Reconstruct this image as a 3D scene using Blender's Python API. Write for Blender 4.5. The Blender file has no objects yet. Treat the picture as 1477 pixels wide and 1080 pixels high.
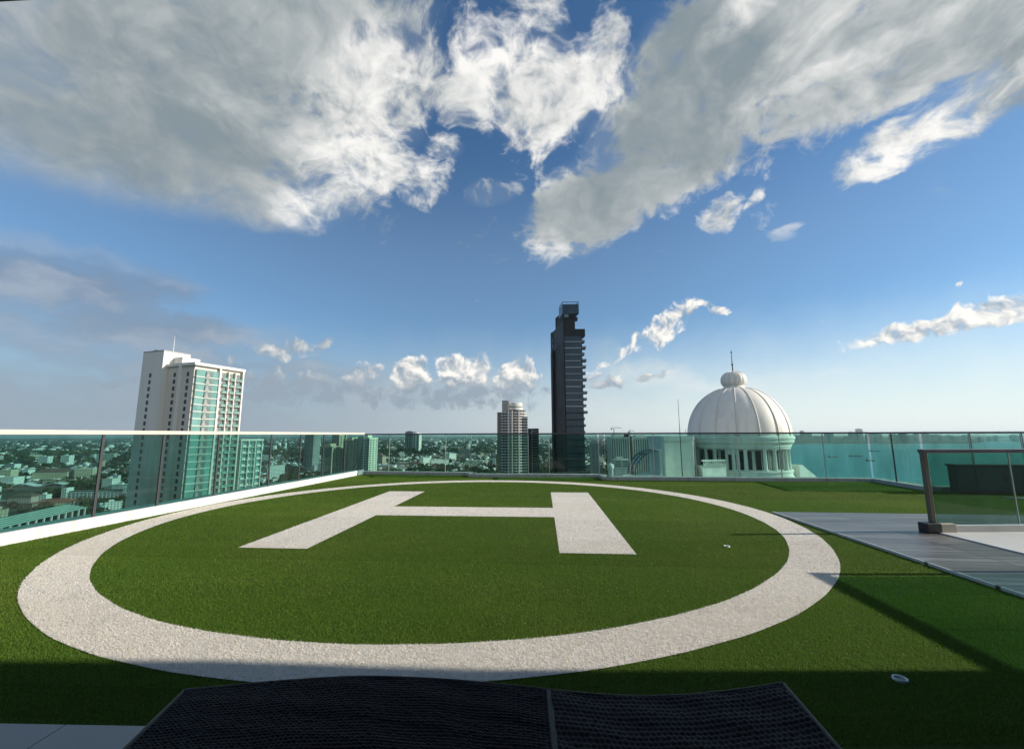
import bpy, bmesh, math, random
import numpy as np
from mathutils import Vector, Matrix

SC = bpy.context.scene
COL = SC.collection
R = math.radians
PI = math.pi
rnd = random.Random(11)

# ------------------------------------------------------------------ camera
EYE = 1.15
cam_data = bpy.data.cameras.new('camera')
cam = bpy.data.objects.new('camera', cam_data)
COL.objects.link(cam)
cam_data.sensor_fit = 'HORIZONTAL'
cam_data.sensor_width = 36.0
cam_data.lens = 14.786
cam_data.clip_start = 0.05
cam_data.clip_end = 120000.0
cam.matrix_world = (Matrix.Translation((0, 0, EYE)) @ Matrix.Rotation(R(90 + 8.13), 4, 'X') @ Matrix.Rotation(R(-0.158), 4, 'Z'))
SC.camera = cam

SUN_EL = R(22.6)
SUN_DIR = Vector((math.cos(SUN_EL), -0.004, math.sin(SUN_EL))).normalized()   # towards the sun


# ------------------------------------------------------------------ node helper: sockets with arithmetic
class S:
    def __init__(self, nt, sock):
        self.nt, self.s = nt, sock

    def _m(self, op, *a, clamp=False):
        n = self.nt.nodes.new('ShaderNodeMath')
        n.operation = op
        n.use_clamp = clamp
        for i, v in enumerate((self,) + a):
            if isinstance(v, S):
                self.nt.links.new(v.s, n.inputs[i])
            else:
                n.inputs[i].default_value = v
        return S(self.nt, n.outputs[0])

    def __add__(self, o): return self._m('ADD', o)
    def __radd__(self, o): return self._m('ADD', o)
    def __sub__(self, o): return self._m('SUBTRACT', o)
    def __rsub__(self, o): return (self * -1.0) + o
    def __mul__(self, o): return self._m('MULTIPLY', o)
    def __rmul__(self, o): return self._m('MULTIPLY', o)
    def __truediv__(self, o): return self._m('DIVIDE', o)
    def max(self, o): return self._m('MAXIMUM', o)
    def min(self, o): return self._m('MINIMUM', o)
    def pow(self, o): return self._m('POWER', o)
    def f(self, op, *a): return self._m(op, *a)
    def clamp(self): return self._m('ADD', 0.0, clamp=True)

    def smooth(self, a, b, lo=0.0, hi=1.0):
        n = self.nt.nodes.new('ShaderNodeMapRange')
        n.interpolation_type = 'SMOOTHSTEP'
        self.nt.links.new(self.s, n.inputs[0])
        for i, v in enumerate((a, b, lo, hi)):
            n.inputs[1 + i].default_value = v
        return S(self.nt, n.outputs[0])


def vec(nt, x, y, z=0.0):
    n = nt.nodes.new('ShaderNodeCombineXYZ')
    for i, v in enumerate((x, y, z)):
        if isinstance(v, S):
            nt.links.new(v.s, n.inputs[i])
        else:
            n.inputs[i].default_value = v
    return S(nt, n.outputs[0])


def vmath(nt, op, a, b=None, scale=None):
    n = nt.nodes.new('ShaderNodeVectorMath')
    n.operation = op
    for i, v in enumerate((a, b)):
        if v is None:
            continue
        if isinstance(v, S):
            nt.links.new(v.s, n.inputs[i])
        else:
            n.inputs[i].default_value = v
    if scale is not None:
        n.inputs['Scale'].default_value = scale
    return S(nt, n.outputs['Value'] if op in ('LENGTH', 'DISTANCE', 'DOT_PRODUCT') else n.outputs[0])


def sep(nt, v):
    n = nt.nodes.new('ShaderNodeSeparateXYZ')
    nt.links.new(v.s, n.inputs[0])
    return [S(nt, o) for o in n.outputs]


def noise(nt, v, scale, detail=4.0, rough=0.5, dims='3D', dist=0.0, out='Fac', lac=2.0):
    n = nt.nodes.new('ShaderNodeTexNoise')
    n.noise_dimensions = dims
    nt.links.new(v.s, n.inputs['Vector'])
    n.inputs['Scale'].default_value = scale
    n.inputs['Detail'].default_value = detail
    n.inputs['Roughness'].default_value = rough
    n.inputs['Lacunarity'].default_value = lac
    n.inputs['Distortion'].default_value = dist
    return S(nt, n.outputs[out])


def mix(nt, fac, a, b):
    n = nt.nodes.new('ShaderNodeMix')
    n.data_type = 'RGBA'
    for sock, v in ((n.inputs[0], fac), (n.inputs[6], a), (n.inputs[7], b)):
        if isinstance(v, S):
            nt.links.new(v.s, sock)
        elif isinstance(v, (int, float)):
            sock.default_value = v
        else:
            sock.default_value = (*v, 1.0) if len(v) == 3 else v
    return S(nt, n.outputs[2])
# ------------------------------------------------------------------ sky: Nishita air, a cumulus layer overhead, low cumulus banks
CLOUD_LAYER = [   # cloud masses at their places in the layer: centre u, v, half axes, turn
    (-1.15, 1.195, 0.86, 0.50, 2.733, 1.4),
    (0.5, -1.1, 1.7, 0.8, 0.2, 1.1),  # added behind the camera, out of view, as fill light
    (-1.4, -2.0, 1.5, 0.9, 2.6, 1.0),  # second unseen cloud added at the back for fill
    (-0.443, 1.108, 0.408, 0.213, 2.055, 1.0),
    (-0.547, 1.414, 0.239, 0.216, 1.65, 1.0),
    (-1.112, 1.558, 0.496, 0.369, 2.906, 1.05),
    (-1.884, 1.571, 0.532, 0.26, 2.616, 0.85),
    (-0.88, 1.764, 0.181, 0.116, 2.53, 0.80),
    (-0.384, 1.564, 0.206, 0.133, 1.961, 0.72),
    (0.079, 1.147, 0.216, 0.183, 1.344, 0.9),
    (0.073, 0.898, 0.088, 0.054, 1.46, 0.85),
    (-0.099, 1.135, 0.127, 0.087, 1.717, 0.85),
    (0.234, 1.008, 0.136, 0.051, 1.338, 0.8),
    (-0.082, 1.655, 0.127, 0.087, 2.597, 0.68),
    (-0.228, 1.363, 0.105, 0.067, 1.831, 0.75),
    (0.343, 1.838, 0.481, 0.242, 1.792, 1.3),
    (0.554, 1.302, 0.468, 0.275, 1.568, 1.3),
    (0.818, 1.009, 0.385, 0.295, 2.932, 1.3),
    (1.183, 0.895, 0.277, 0.152, -2.764, 1.3),
    (1.391, 1.321, 0.268, 0.174, 1.647, 0.9),
    (1.382, 1.095, 0.222, 0.136, -2.542, 0.9),
    (0.992, 1.839, 0.205, 0.075, 1.204, 0.8),
    (1.075, 1.692, 0.092, 0.032, 1.279, 0.75),
    (1.393, 1.983, 0.115, 0.068, 1.338, 0.75),
]
LOW_BANKS = [   # azimuth, elevation, half axes, turn, strength
    (-0.483, 0.183, 0.077, 0.019, -2.972, 0.8),
    (-0.234, 0.139, 0.041, 0.038, -3.116, 1.0),
    (-0.117, 0.144, 0.066, 0.043, -3.128, 1.0),
    (0.011, 0.134, 0.053, 0.04, 3.138, 1.0),
    (-0.133, 0.088, 0.24, 0.032, -3.133, 0.75),
    (-0.454, 0.099, 0.153, 0.038, -3.098, 0.75),
    (-0.355, 0.126, 0.053, 0.028, -2.813, 0.8),
    (0.362, 0.242, 0.077, 0.031, -2.465, 0.8),
    (0.454, 0.267, 0.045, 0.011, 2.739, 0.75),
    (0.78, 0.171, 0.103, 0.02, -3.069, 0.8),
    (0.868, 0.187, 0.058, 0.022, -3.091, 0.8),
    (0.211, 0.122, 0.067, 0.018, 3.113, 0.75),
    (0.326, 0.129, 0.045, 0.009, 3.096, 0.7),
    (0.835, 0.234, 0.008, 0.007, 1.913, 0.7),
    (0.256, 0.191, 0.11, 0.013, -2.573, 0.6),
    (-0.594, 0.147, 0.025, 0.012, -3.042, 0.7),
    (-0.743, 0.097, 0.042, 0.01, -3.058, 0.7),
]
VEILS = [
    (-0.47, 0.115, 0.26, 0.055, 3.1, 0.85),
    (-0.10, 0.095, 0.30, 0.045, 3.1, 0.85),
    (0.30, 0.15, 0.22, 0.04, 2.8, 0.6),
    (-0.75, 0.07, 0.75, 0.15, 3.1, 0.80),
    (0.15, 0.05, 0.8, 0.10, 3.1, 0.50),
    (-0.824, 0.258, 0.183, 0.065, -3.122, 1.0),
    (-0.735, 0.193, 0.177, 0.042, -3.113, 1.0),
    (-0.88, 0.2, 0.107, 0.063, -2.853, 0.8),
    (-0.611, 0.048, 0.437, 0.039, -3.113, 0.5),
]


SUNNY = [  # where the sun reaches the cloud bodies
    (1.15, 0.92, 0.6, 0.35, 2.9, 0.36),
    (-0.65, 0.95, 0.5, 0.22, 2.8, 0.22),
    (0.3, -1.3, 2.0, 1.3, 0.2, 1.0),   # brightens the added clouds behind the camera, for fill light
    (-0.40, 1.20, 0.30, 0.22, 2.0, 0.95),
    (-0.547, 1.45, 0.26, 0.22, 1.65, 0.95),
    (-0.88, 1.764, 0.20, 0.13, 2.53, 0.8),
    (-0.384, 1.564, 0.22, 0.15, 1.961, 0.8),
    (0.06, 1.08, 0.34, 0.26, 1.4, 1.0),
    (-0.12, 1.40, 0.20, 0.30, 1.83, 0.8),
    (0.16, 2.25, 0.25, 0.16, 1.2, 0.6),
    (1.391, 1.321, 0.32, 0.15, 1.647, 1.0),
    (0.70, 1.95, 0.22, 0.09, 2.0, 0.7),
    (1.0, 1.8, 0.35, 0.2, 1.2, 0.8),
    (1.42, 1.9, 0.35, 0.2, 1.2, 0.8),
    (0.95, 0.98, 0.32, 0.05, 2.3, 0.55),
    (0.53, 0.85, 0.12, 0.05, 1.9, 0.7),
]


def blob_field(nt, v, blobs, inner=0.35, outer=1.3):
    out = None
    x, y, _ = sep(nt, v)
    v1 = vec(nt, x, y, 1.0)
    for (u, w, a, b, t, k) in blobs:
        c, s = math.cos(t), math.sin(t)
        p = vmath(nt, 'DOT_PRODUCT', v1, (c / a, s / a, -(c * u + s * w) / a))
        q = vmath(nt, 'DOT_PRODUCT', v1, (-s / b, c / b, (s * u - c * w) / b))
        d = p.f('MULTIPLY_ADD', p, q * q).smooth(inner ** 2, outer ** 2, k, 0.0)
        out = d if out is None else out.max(d)
    return out


world = bpy.data.worlds.new("World")
SC.world = world
world.use_nodes = True
wt = world.node_tree
wt.nodes.clear()
sky = wt.nodes.new('ShaderNodeTexSky')
sky.sky_type = 'NISHITA'
sky.sun_disc = False
sky.sun_elevation = SUN_EL
sky.sun_rotation = math.atan2(SUN_DIR.x, SUN_DIR.y)
sky.altitude = 100
sky.air_density = 1.0
sky.dust_density = 0.3
sky.ozone_density = 3.0
tc = wt.nodes.new('ShaderNodeTexCoord')
D = S(wt, tc.outputs['Generated'])
dx, dy, dz = sep(wt, D)
zc = dz.max(0.06)

SKY_K = 0.1
sk = vmath(wt, 'MULTIPLY', S(wt, sky.outputs[0]), (SKY_K * 0.64, SKY_K * 0.89, SKY_K * 1.02))
# cumulus layer overhead
uv = vec(wt, dx / zc, dy / zc)
zr = dz + 0.45                                        # the puffs themselves have height: less drawn out than the flat layer
nuv = vec(wt, dx / zr * 1.9, dy / zr * 1.9)
warp = noise(wt, nuv, 2.6, 3.0, 0.5, '2D', out='Color')
wv = vmath(wt, 'SUBTRACT', warp, (0.5, 0.5, 0.5))
uvw = vmath(wt, 'ADD', uv, vmath(wt, 'SCALE', wv, scale=0.20))
nuv = vmath(wt, 'ADD', nuv, vmath(wt, 'SCALE', wv, scale=0.20))
ux, uy, _ = sep(wt, uvw)
calm = ux.smooth(-1.7, -0.45, 0.40, 1.0)             # the veil-like mass to the left is smoother


def puffs(p, detail):
    """billowy cauliflower texture: fine fractal plus rounded cells"""
    n = noise(wt, p, 4.4, detail, 0.585, '2D', lac=2.15)
    return (n - 0.5) * 2.3


d0r = puffs(nuv, 10.0)
bill = noise(wt, nuv, 9.0, 4.0, 0.55, '2D')
bill = ((bill - 0.5).f('ABSOLUTE') * -3.2 + 0.42)
m0 = blob_field(wt, vmath(wt, 'ADD', uvw, vec(wt, d0r * 1e-9, 0.0)), CLOUD_LAYER, 0.0, 1.55)
d0 = m0 + (d0r + bill * 0.55) * calm
width = ux.smooth(-1.5, -0.35, 1.20, 0.70)          # ragged crisp edges overhead, dissolving to the left
t0 = ((d0 - 0.42) / width).clamp()
fade = dz.smooth(0.345, 0.44)
dens = t0 * t0 * (3.0 - t0 * 2.0) * fade
sunny = blob_field(wt, vmath(wt, 'ADD', uvw, vec(wt, dens * 1e-9, 0.0)), SUNNY, 0.0, 1.5)
q1 = vmath(wt, 'ADD', nuv, (0.050, -0.020, 0))
r1 = d0r - puffs(q1, 5.0)
b1_ = noise(wt, q1, 9.0, 3.0, 0.55, '2D')
r2 = bill - ((b1_ - 0.5).f('ABSOLUTE') * -3.2 + 0.42)
r3 = d0r - puffs(vmath(wt, 'ADD', nuv, (0.15, -0.06, 0)), 3.0)
relief = r1 * 0.30 + r2 * 0.16 + r3 * 0.22            # rises towards the sun side of every puff
soft = noise(wt, vmath(wt, 'ADD', nuv, (3.1, 1.7, 0)), 1.9, 6.0, 0.55, '2D') - 0.5   # broad lighter and darker parts of the bellies
thin = d0.smooth(0.45, 1.0, 1.0, 0.0)
light = (0.165 + soft * 0.72 + sunny * 0.45 + relief * (0.36 + sunny * 1.10) + thin * 0.16 * sunny - d0.smooth(0.7, 1.9) * 0.10).clamp()
GREY = (0.175, 0.222, 0.245)
LIT = (0.80, 0.785, 0.755)
ccol = mix(wt, light.smooth(-0.12, 1.0), GREY, LIT)
veil = m0.smooth(0.34, 1.05) * (d0r * 0.35 + 0.75).clamp() * fade * 0.33      # thin feathered cloud round the masses
hb_ = dz.smooth(0.345, 0.62, 0.14, 0.0)
skh = mix(wt, hb_, sk, (0.36, 0.47, 0.56))
high = mix(wt, veil, skh, (0.40, 0.455, 0.485))
high = mix(wt, dens * 0.97, high, ccol)

# low banks
az = dx.f('ARCTAN2', dy)
el = dz.f('ARCSINE')
ae = vec(wt, az, el)
warp2 = noise(wt, ae, 13.0, 3.0, 0.55, '2D', out='Color')
ae_w = vmath(wt, 'ADD', ae, vmath(wt, 'SCALE', vmath(wt, 'SUBTRACT', warp2, (0.5, 0.5, 0.5)), scale=0.045))
bm = blob_field(wt, ae_w, LOW_BANKS, 0.0, 1.5)


def bn(du, dv, detail):
    return (noise(wt, vmath(wt, 'ADD', ae_w, (du, dv, 0)), 30.0, detail, 0.58, '2D') - 0.5) * 1.7


b0 = bm + bn(0, 0, 8.0)
bd = b0.smooth(0.38, 0.86)
bl = (b0 - (bm + bn(0.009, 0.012, 4.0))) * 0.8 + 0.50
aw, ew, _ = sep(wt, ae_w)
bl = bl * ew.smooth(0.090, 0.145, 0.10, 1.15) * aw.smooth(-0.42, -0.22, 0.55, 1.0)
bcol = mix(wt, bl.smooth(0.10, 0.95), (0.250, 0.305, 0.365), (0.90, 0.85, 0.77))

# grey veils to the left and near the horizon
vn = noise(wt, vmath(wt, 'MULTIPLY', vmath(wt, 'ADD', ae_w, vec(wt, bl * 1e-9, 0.0)), (5.0, 14.0, 1.0)), 1.0, 7.0, 0.55, '2D')
vm = blob_field(wt, vmath(wt, 'ADD', ae_w, vec(wt, vn * 1e-9, 0.0)), VEILS, 0.1, 1.4)
vd = (vm + (vn - 0.5) * 1.3).smooth(0.25, 1.05) * 0.75 * ew.smooth(0.24, 0.345, 1.0, 0.0)
sunward = aw.smooth(-0.7, 0.75)
vcol = mix(wt, vn.smooth(0.42, 0.7), mix(wt, sunward, (0.165, 0.205, 0.265), (0.44, 0.56, 0.61)), mix(wt, sunward, (0.310, 0.335, 0.375), (0.62, 0.675, 0.68)))
low = mix(wt, vd, mix(wt, 0.14, sk, (0.36, 0.47, 0.56)), vcol)
base = ew.smooth(0.0, 0.28, 0.88, 0.0)              # hazy air along the horizon
low = mix(wt, base, low, mix(wt, sunward, (0.255, 0.310, 0.375), (0.68, 0.735, 0.72)))
low = mix(wt, bd * 0.9, low, bcol)

bgs = []
for colr in (low, high):
    bg = wt.nodes.new('ShaderNodeBackground')
    bg.inputs['Strength'].default_value = 1.0
    wt.links.new(colr.s, bg.inputs['Color'])
    bgs.append(bg)
msh = wt.nodes.new('ShaderNodeMixShader')
wt.links.new(dz.f('GREATER_THAN', 0.343).s, msh.inputs[0])
wt.links.new(bgs[0].outputs[0], msh.inputs[1])
wt.links.new(bgs[1].outputs[0], msh.inputs[2])
wo = wt.nodes.new('ShaderNodeOutputWorld')
wt.links.new(msh.outputs[0], wo.inputs['Surface'])

sun_data = bpy.data.lights.new('sun', 'SUN')
sun_data.energy = 4.6
sun_data.angle = R(0.53)
sun_data.color = (1.0, 0.93, 0.82)
sun = bpy.data.objects.new('sun', sun_data)
COL.objects.link(sun)
sun.rotation_euler = SUN_DIR.to_track_quat('Z', 'Y').to_euler()
sun.location = (30, 0, 40)

SC.view_settings.view_transform = 'Standard'
SC.view_settings.look = 'None'
SC.view_settings.exposure = 0.36
SC.view_settings.gamma = 1.0
SC.cycles.max_bounces = 8
SC.cycles.transparent_max_bounces = 24
world.cycles.sampling_method = 'MANUAL'
world.cycles.sample_map_resolution = 512
# ------------------------------------------------------------------ materials
MATS = {}


def new_mat(name):
    m = bpy.data.materials.new(name)
    m.use_nodes = True
    nt = m.node_tree
    b = nt.nodes['Principled BSDF']
    return m, nt, b


def setp(b, **k):
    for key, v in k.items():
        s = b.inputs[key.replace('_', ' ')]
        if isinstance(v, S):
            b.id_data.links.new(v.s, s)
        elif isinstance(v, tuple) and len(v) == 3:
            s.default_value = (*v, 1.0)
        else:
            s.default_value = v


def pos(nt, kind='Object'):
    if kind == 'world':
        return S(nt, nt.nodes.new('ShaderNodeNewGeometry').outputs['Position'])
    return S(nt, nt.nodes.new('ShaderNodeTexCoord').outputs['Object'])


def bump(nt, b, h, dist=0.01, strength=1.0):
    n = nt.nodes.new('ShaderNodeBump')
    n.inputs['Distance'].default_value = dist
    n.inputs['Strength'].default_value = strength
    nt.links.new(h.s, n.inputs['Height'])
    nt.links.new(n.outputs[0], b.inputs['Normal'])


def weathered(name, col, rough=0.7, scale=1.0, var=0.18, metallic=0.0, spec=0.5, streak=0.0, bumpd=0.0):
    """plain material with uneven tone, stains and slightly varying gloss"""
    m, nt, b = new_mat(name)
    p = pos(nt)
    n1 = noise(nt, p, scale, 6.0, 0.6)
    k = (n1 - 0.5) * (2 * var) + 1.0
    if streak:
        q = vmath(nt, 'MULTIPLY', p, (1.0, 1.0, 0.06))
        k = k - noise(nt, q, scale * 2.5, 4.0, 0.6).smooth(0.5, 0.75) * streak
    c = vmath(nt, 'MULTIPLY', vec(nt, k, k, k), tuple(col))
    setp(b, Base_Color=c, Roughness=(n1 - 0.5) * 0.3 + rough, Metallic=metallic)
    b.inputs['Specular IOR Level'].default_value = spec
    if bumpd:
        bump(nt, b, noise(nt, p, scale * 12, 5.0, 0.6), bumpd)
    return m


def glass_sheet(name, tint, rough=0.01, refl=1.0):
    """tinted architectural glass: a clear tinted pass plus mirror reflection by Fresnel"""
    m = bpy.data.materials.new(name)
    m.use_nodes = True
    nt = m.node_tree
    nt.nodes.clear()
    tr = nt.nodes.new('ShaderNodeBsdfTransparent')
    g = nt.nodes.new('ShaderNodeBsdfGlossy')
    g.inputs['Roughness'].default_value = rough
    fr = nt.nodes.new('ShaderNodeFresnel')
    fr.inputs['IOR'].default_value = 1.45
    p = pos(nt, 'world')
    dirt = noise(nt, vmath(nt, 'MULTIPLY', p, (1, 1, 0.35)), 2.3, 6.0, 0.62).smooth(0.30, 0.85, 1.0, 0.80)
    c = vmath(nt, 'MULTIPLY', vec(nt, dirt, dirt, dirt), tuple(t ** 0.5 for t in tint))
    nt.links.new(c.s, tr.inputs['Color'])
    ms = nt.nodes.new('ShaderNodeMixShader')
    bf = S(nt, nt.nodes.new('ShaderNodeNewGeometry').outputs['Backfacing'])
    f = S(nt, fr.outputs[0]) * (1.0 - bf) * refl
    nt.links.new(f.s, ms.inputs[0])
    nt.links.new(tr.outputs[0], ms.inputs[1])
    nt.links.new(g.outputs[0], ms.inputs[2])
    # a film of dust, run marks and finger smears that catches the light
    df = nt.nodes.new('ShaderNodeBsdfDiffuse')
    df.inputs['Color'].default_value = (0.55, 0.58, 0.56, 1)
    film = noise(nt, vmath(nt, 'MULTIPLY', p, (5.0, 5.0, 1.1)), 1.0, 7.0, 0.68).smooth(0.40, 0.80) * 0.020 + noise(nt, p, 0.9, 3.0, 0.5).smooth(0.35, 0.75) * 0.012 + 0.002
    m2 = nt.nodes.new('ShaderNodeMixShader')
    nt.links.new(film.s, m2.inputs[0])
    nt.links.new(ms.outputs[0], m2.inputs[1])
    nt.links.new(df.outputs[0], m2.inputs[2])
    o = nt.nodes.new('ShaderNodeOutputMaterial')
    nt.links.new(m2.outputs[0], o.inputs['Surface'])
    return m


# ------------------------------------------------------------------ mesh building
class MB:
    def __init__(self):
        self.v, self.f = [], []

    def add(self, vs, fs):
        o = len(self.v)
        self.v += [tuple(p) for p in vs]
        self.f += [tuple(i + o for i in f) for f in fs]
        return self

    def box(self, x0, x1, y0, y1, z0, z1):
        v = [(x, y, z) for z in (z0, z1) for x, y in ((x0, y0), (x1, y0), (x1, y1), (x0, y1))]
        return self.add(v, [(3, 2, 1, 0), (4, 5, 6, 7), (0, 1, 5, 4), (1, 2, 6, 5), (2, 3, 7, 6), (3, 0, 4, 7)])

    def obox(self, a, b, w, z0, z1, off=0.0):
        """upright slab along the plan segment a-b, w thick, shifted off to its left"""
        ax, ay = a[0], a[1]
        bx, by = b[0], b[1]
        L = math.hypot(bx - ax, by - ay)
        nx, ny = -(by - ay) / L, (bx - ax) / L
        o0, o1 = off - w / 2, off + w / 2
        q = [(ax + nx * o0, ay + ny * o0), (bx + nx * o0, by + ny * o0), (bx + nx * o1, by + ny * o1), (ax + nx * o1, ay + ny * o1)]
        return self.prism(q, z0, z1)

    def prism(self, poly, z0, z1):
        n = len(poly)
        v = [(p[0], p[1], z0) for p in poly] + [(p[0], p[1], z1) for p in poly]
        f = [tuple(reversed(range(n))), tuple(range(n, 2 * n))]
        f += [(i, (i + 1) % n, n + (i + 1) % n, n + i) for i in range(n)]
        return self.add(v, f)

    def lathe(self, prof, n=32, c=(0, 0), a0=0.0, a1=2 * PI, wob=None):
        full = abs(a1 - a0 - 2 * PI) < 1e-6
        cols = n if full else n + 1
        v, f = [], []
        for i in range(cols):
            a = a0 + (a1 - a0) * i / n
            for r, z in prof:
                k = wob(a, z) if wob else 1.0
                v.append((c[0] + r * k * math.cos(a), c[1] + r * k * math.sin(a), z))
        m = len(prof)
        for i in range(n):
            j = (i + 1) % cols
            for k in range(m - 1):
                f.append((i * m + k, j * m + k, j * m + k + 1, i * m + k + 1))
        return self.add(v, f)

    def tube(self, path, r, n=8, caps=True):
        P = [Vector(p) for p in path]
        rr = r if isinstance(r, (list, tuple)) else [r] * len(P)
        v, f = [], []
        for i, p in enumerate(P):
            t = (P[min(i + 1, len(P) - 1)] - P[max(i - 1, 0)]).normalized()
            a = t.orthogonal().normalized() if i == 0 else (a - t * a.dot(t)).normalized()
            b = t.cross(a)
            for k in range(n):
                w = 2 * PI * k / n
                v.append(p + (a * math.cos(w) + b * math.sin(w)) * rr[i])
        for i in range(len(P) - 1):
            for k in range(n):
                f.append((i * n + k, i * n + (k + 1) % n, (i + 1) * n + (k + 1) % n, (i + 1) * n + k))
        if caps:
            f.append(tuple(reversed(range(n))))
            f.append(tuple(range((len(P) - 1) * n, len(P) * n)))
        return self.add(v, f)

    def build(self, name, mat, parent=None, smooth=False, bevel=0.0, loc=None):
        me = bpy.data.meshes.new(name)
        me.from_pydata(self.v, [], self.f)
        me.update()
        if smooth:
            me.shade_smooth()
        o = bpy.data.objects.new(name, me)
        COL.objects.link(o)
        if mat:
            me.materials.append(mat)
        if parent:
            o.parent = parent
        if loc:
            o.location = loc
        if bevel:
            bv = o.modifiers.new('bevel', 'BEVEL')
            bv.width = bevel
            bv.segments = 2
            bv.limit_method = 'ANGLE'
        return o


def np_mesh(name, verts, tris, mat, parent=None, smooth=False):
    """triangles or quads from numpy arrays"""
    k = tris.shape[1]
    me = bpy.data.meshes.new(name)
    me.vertices.add(len(verts))
    me.vertices.foreach_set('co', verts.astype(np.float32).ravel())
    me.loops.add(tris.size)
    me.loops.foreach_set('vertex_index', tris.astype(np.int32).ravel())
    me.polygons.add(len(tris))
    me.polygons.foreach_set('loop_start', np.arange(0, tris.size, k, dtype=np.int32))
    me.polygons.foreach_set('loop_total', np.full(len(tris), k, dtype=np.int32))
    me.update(calc_edges=True)
    if smooth:
        me.shade_smooth()
    me.materials.append(mat)
    o = bpy.data.objects.new(name, me)
    COL.objects.link(o)
    if parent:
        o.parent = parent
    return o


def tag(o, label=None, cat=None, group=None, kind=None):
    if label: o['label'] = label
    if cat: o['category'] = cat
    if group: o['group'] = group
    if kind: o['kind'] = kind
    return o


def empty(name, loc, label, cat, group=None, rotz=0.0):
    o = bpy.data.objects.new(name, None)
    o.empty_display_size = 0.3
    COL.objects.link(o)
    o.location = loc
    o.rotation_euler = (0, 0, rotz)
    return tag(o, label, cat, group)


def again(o, parent, loc=None, rotz=None):
    """another copy of a part"""
    c = o.copy()
    COL.objects.link(c)
    c.parent = parent
    if loc is not None: c.location = loc
    if rotz is not None: c.rotation_euler = (0, 0, rotz)
    return c


def copy_tree(o, parent=None):
    c = o.copy()
    COL.objects.link(c)
    if parent: c.parent = parent
    for ch in list(o.children):
        copy_tree(ch, c)
    return c
# ------------------------------------------------------------------ the roof terrace
LEFT_A, LEFT_B = (-6.25, -2.0), (-4.46, 12.80)          # left parapet line
BACK = [((-4.46, 12.80), (-1.16, 12.30)), ((-1.16, 11.84), (2.36, 11.62)), ((2.36, 10.98), (8.68, 10.37))]
RIGHT = [((8.68, 10.37), (8.42, 8.80)), ((8.42, 8.80), (14.0, 8.15)), ((14.0, 8.15), (13.2, 1.2))]
ROOF_OUT = [(-6.25, -2.0), (-4.46, 12.80), (-1.16, 12.30), (-1.16, 11.84), (2.36, 11.62), (2.36, 10.98), (8.68, 10.37), (8.42, 8.80), (14.0, 8.15), (13.2, 1.2), (12.9, -2.0)]

# lawn carpet backing
m, nt, b = new_mat('turf_backing')
p = pos(nt)
n1 = noise(nt, p, 60.0, 5.0, 0.7)
n2 = noise(nt, p, 0.9, 4.0, 0.55)
setp(b, Base_Color=mix(nt, n1, (0.030, 0.056, 0.008), (0.070, 0.110, 0.016)), Roughness=0.95)
b.inputs['Specular IOR Level'].default_value = 0.1
bump(nt, b, n1, 0.006)
MATS['backing'] = m

lawn = MB().prism(ROOF_OUT, -0.10, 0.0).build('lawn', m)
tag(lawn, kind='structure')

RING_C, RING_O, RING_I = (-0.657, 6.542), 4.413, 4.033
HC, HA = (-0.665, 6.590), -0.0712
HW, HL, HT, HB = 2.022, 2.184, 0.739, 0.375      # half width, half length, limb width, half bar


def turf_mat(name, dark, lite, tip, white=False):
    m, nt, b = new_mat(name)
    p = pos(nt, 'world')
    per = noise(nt, p, 900.0 if not white else 420.0, 1.0, 0.5)
    patch = noise(nt, p, 0.55, 5.0, 0.6)
    lanes = noise(nt, vmath(nt, 'MULTIPLY', p, (0.22, 2.6, 0.0)), 1.0, 3.0, 0.6)
    c = mix(nt, per.smooth(0.3, 0.7), dark, lite)
    c = mix(nt, patch.smooth(0.42, 0.72) * 0.55, c, tip)
    # carpet rolls two metres wide lie across the roof, their pile leaning to and fro; a dark joint between them
    rx, ry, rz = sep(nt, p)
    roll = (ry * 0.9975 + rx * 0.0711 + noise(nt, p, 0.8, 2.0, 0.5) * 0.05) / 2.0
    side = (roll * 0.5).f('FRACT').f('GREATER_THAN', 0.5) * 0.14 - 0.07
    fr_ = roll.f('FRACT')
    joint = fr_.smooth(0.0, 0.012, 1.0, 0.0) * 0.30
    worn = noise(nt, vmath(nt, 'MULTIPLY', p, (0.5, 1.1, 0.0)), 1.3, 5.0, 0.65).smooth(0.55, 0.8) * 0.16
    k = (lanes - 0.5) * 0.30 + 1.0 + side - joint - worn
    if white:
        scuff = noise(nt, p, 2.1, 7.0, 0.65).smooth(0.5, 0.85)
        grit = noise(nt, p, 55.0, 3.0, 0.6)
        k = (grit - 0.5) * 0.5 + 1.0 - scuff * 0.30 + side * 0.6 - joint * 0.4
    c = vmath(nt, 'MULTIPLY', c, vec(nt, k, k, k))
    setp(b, Base_Color=c, Roughness=0.6)
    b.inputs['Specular IOR Level'].default_value = 0.18
    tl_ = nt.nodes.new('ShaderNodeBsdfTranslucent')
    nt.links.new(c.s, tl_.inputs['Color'])
    ms_ = nt.nodes.new('ShaderNodeMixShader')
    ms_.inputs[0].default_value = 0.35
    nt.links.new(b.outputs[0], ms_.inputs[1])
    nt.links.new(tl_.outputs[0], ms_.inputs[2])
    nt.links.new(ms_.outputs[0], nt.nodes['Material Output'].inputs['Surface'])
    return m


MATS['turf'] = turf_mat('green_turf', (0.074, 0.160, 0.018), (0.165, 0.272, 0.030), (0.240, 0.300, 0.054))
MATS['white_turf'] = turf_mat('white_turf', (0.68, 0.64, 0.56), (0.88, 0.83, 0.73), (0.82, 0.77, 0.68), True)
MATS['white_backing'] = weathered('white_backing', (0.68, 0.64, 0.59), 0.9, 30.0, 0.3)

rng = np.random.default_rng(5)


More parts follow.
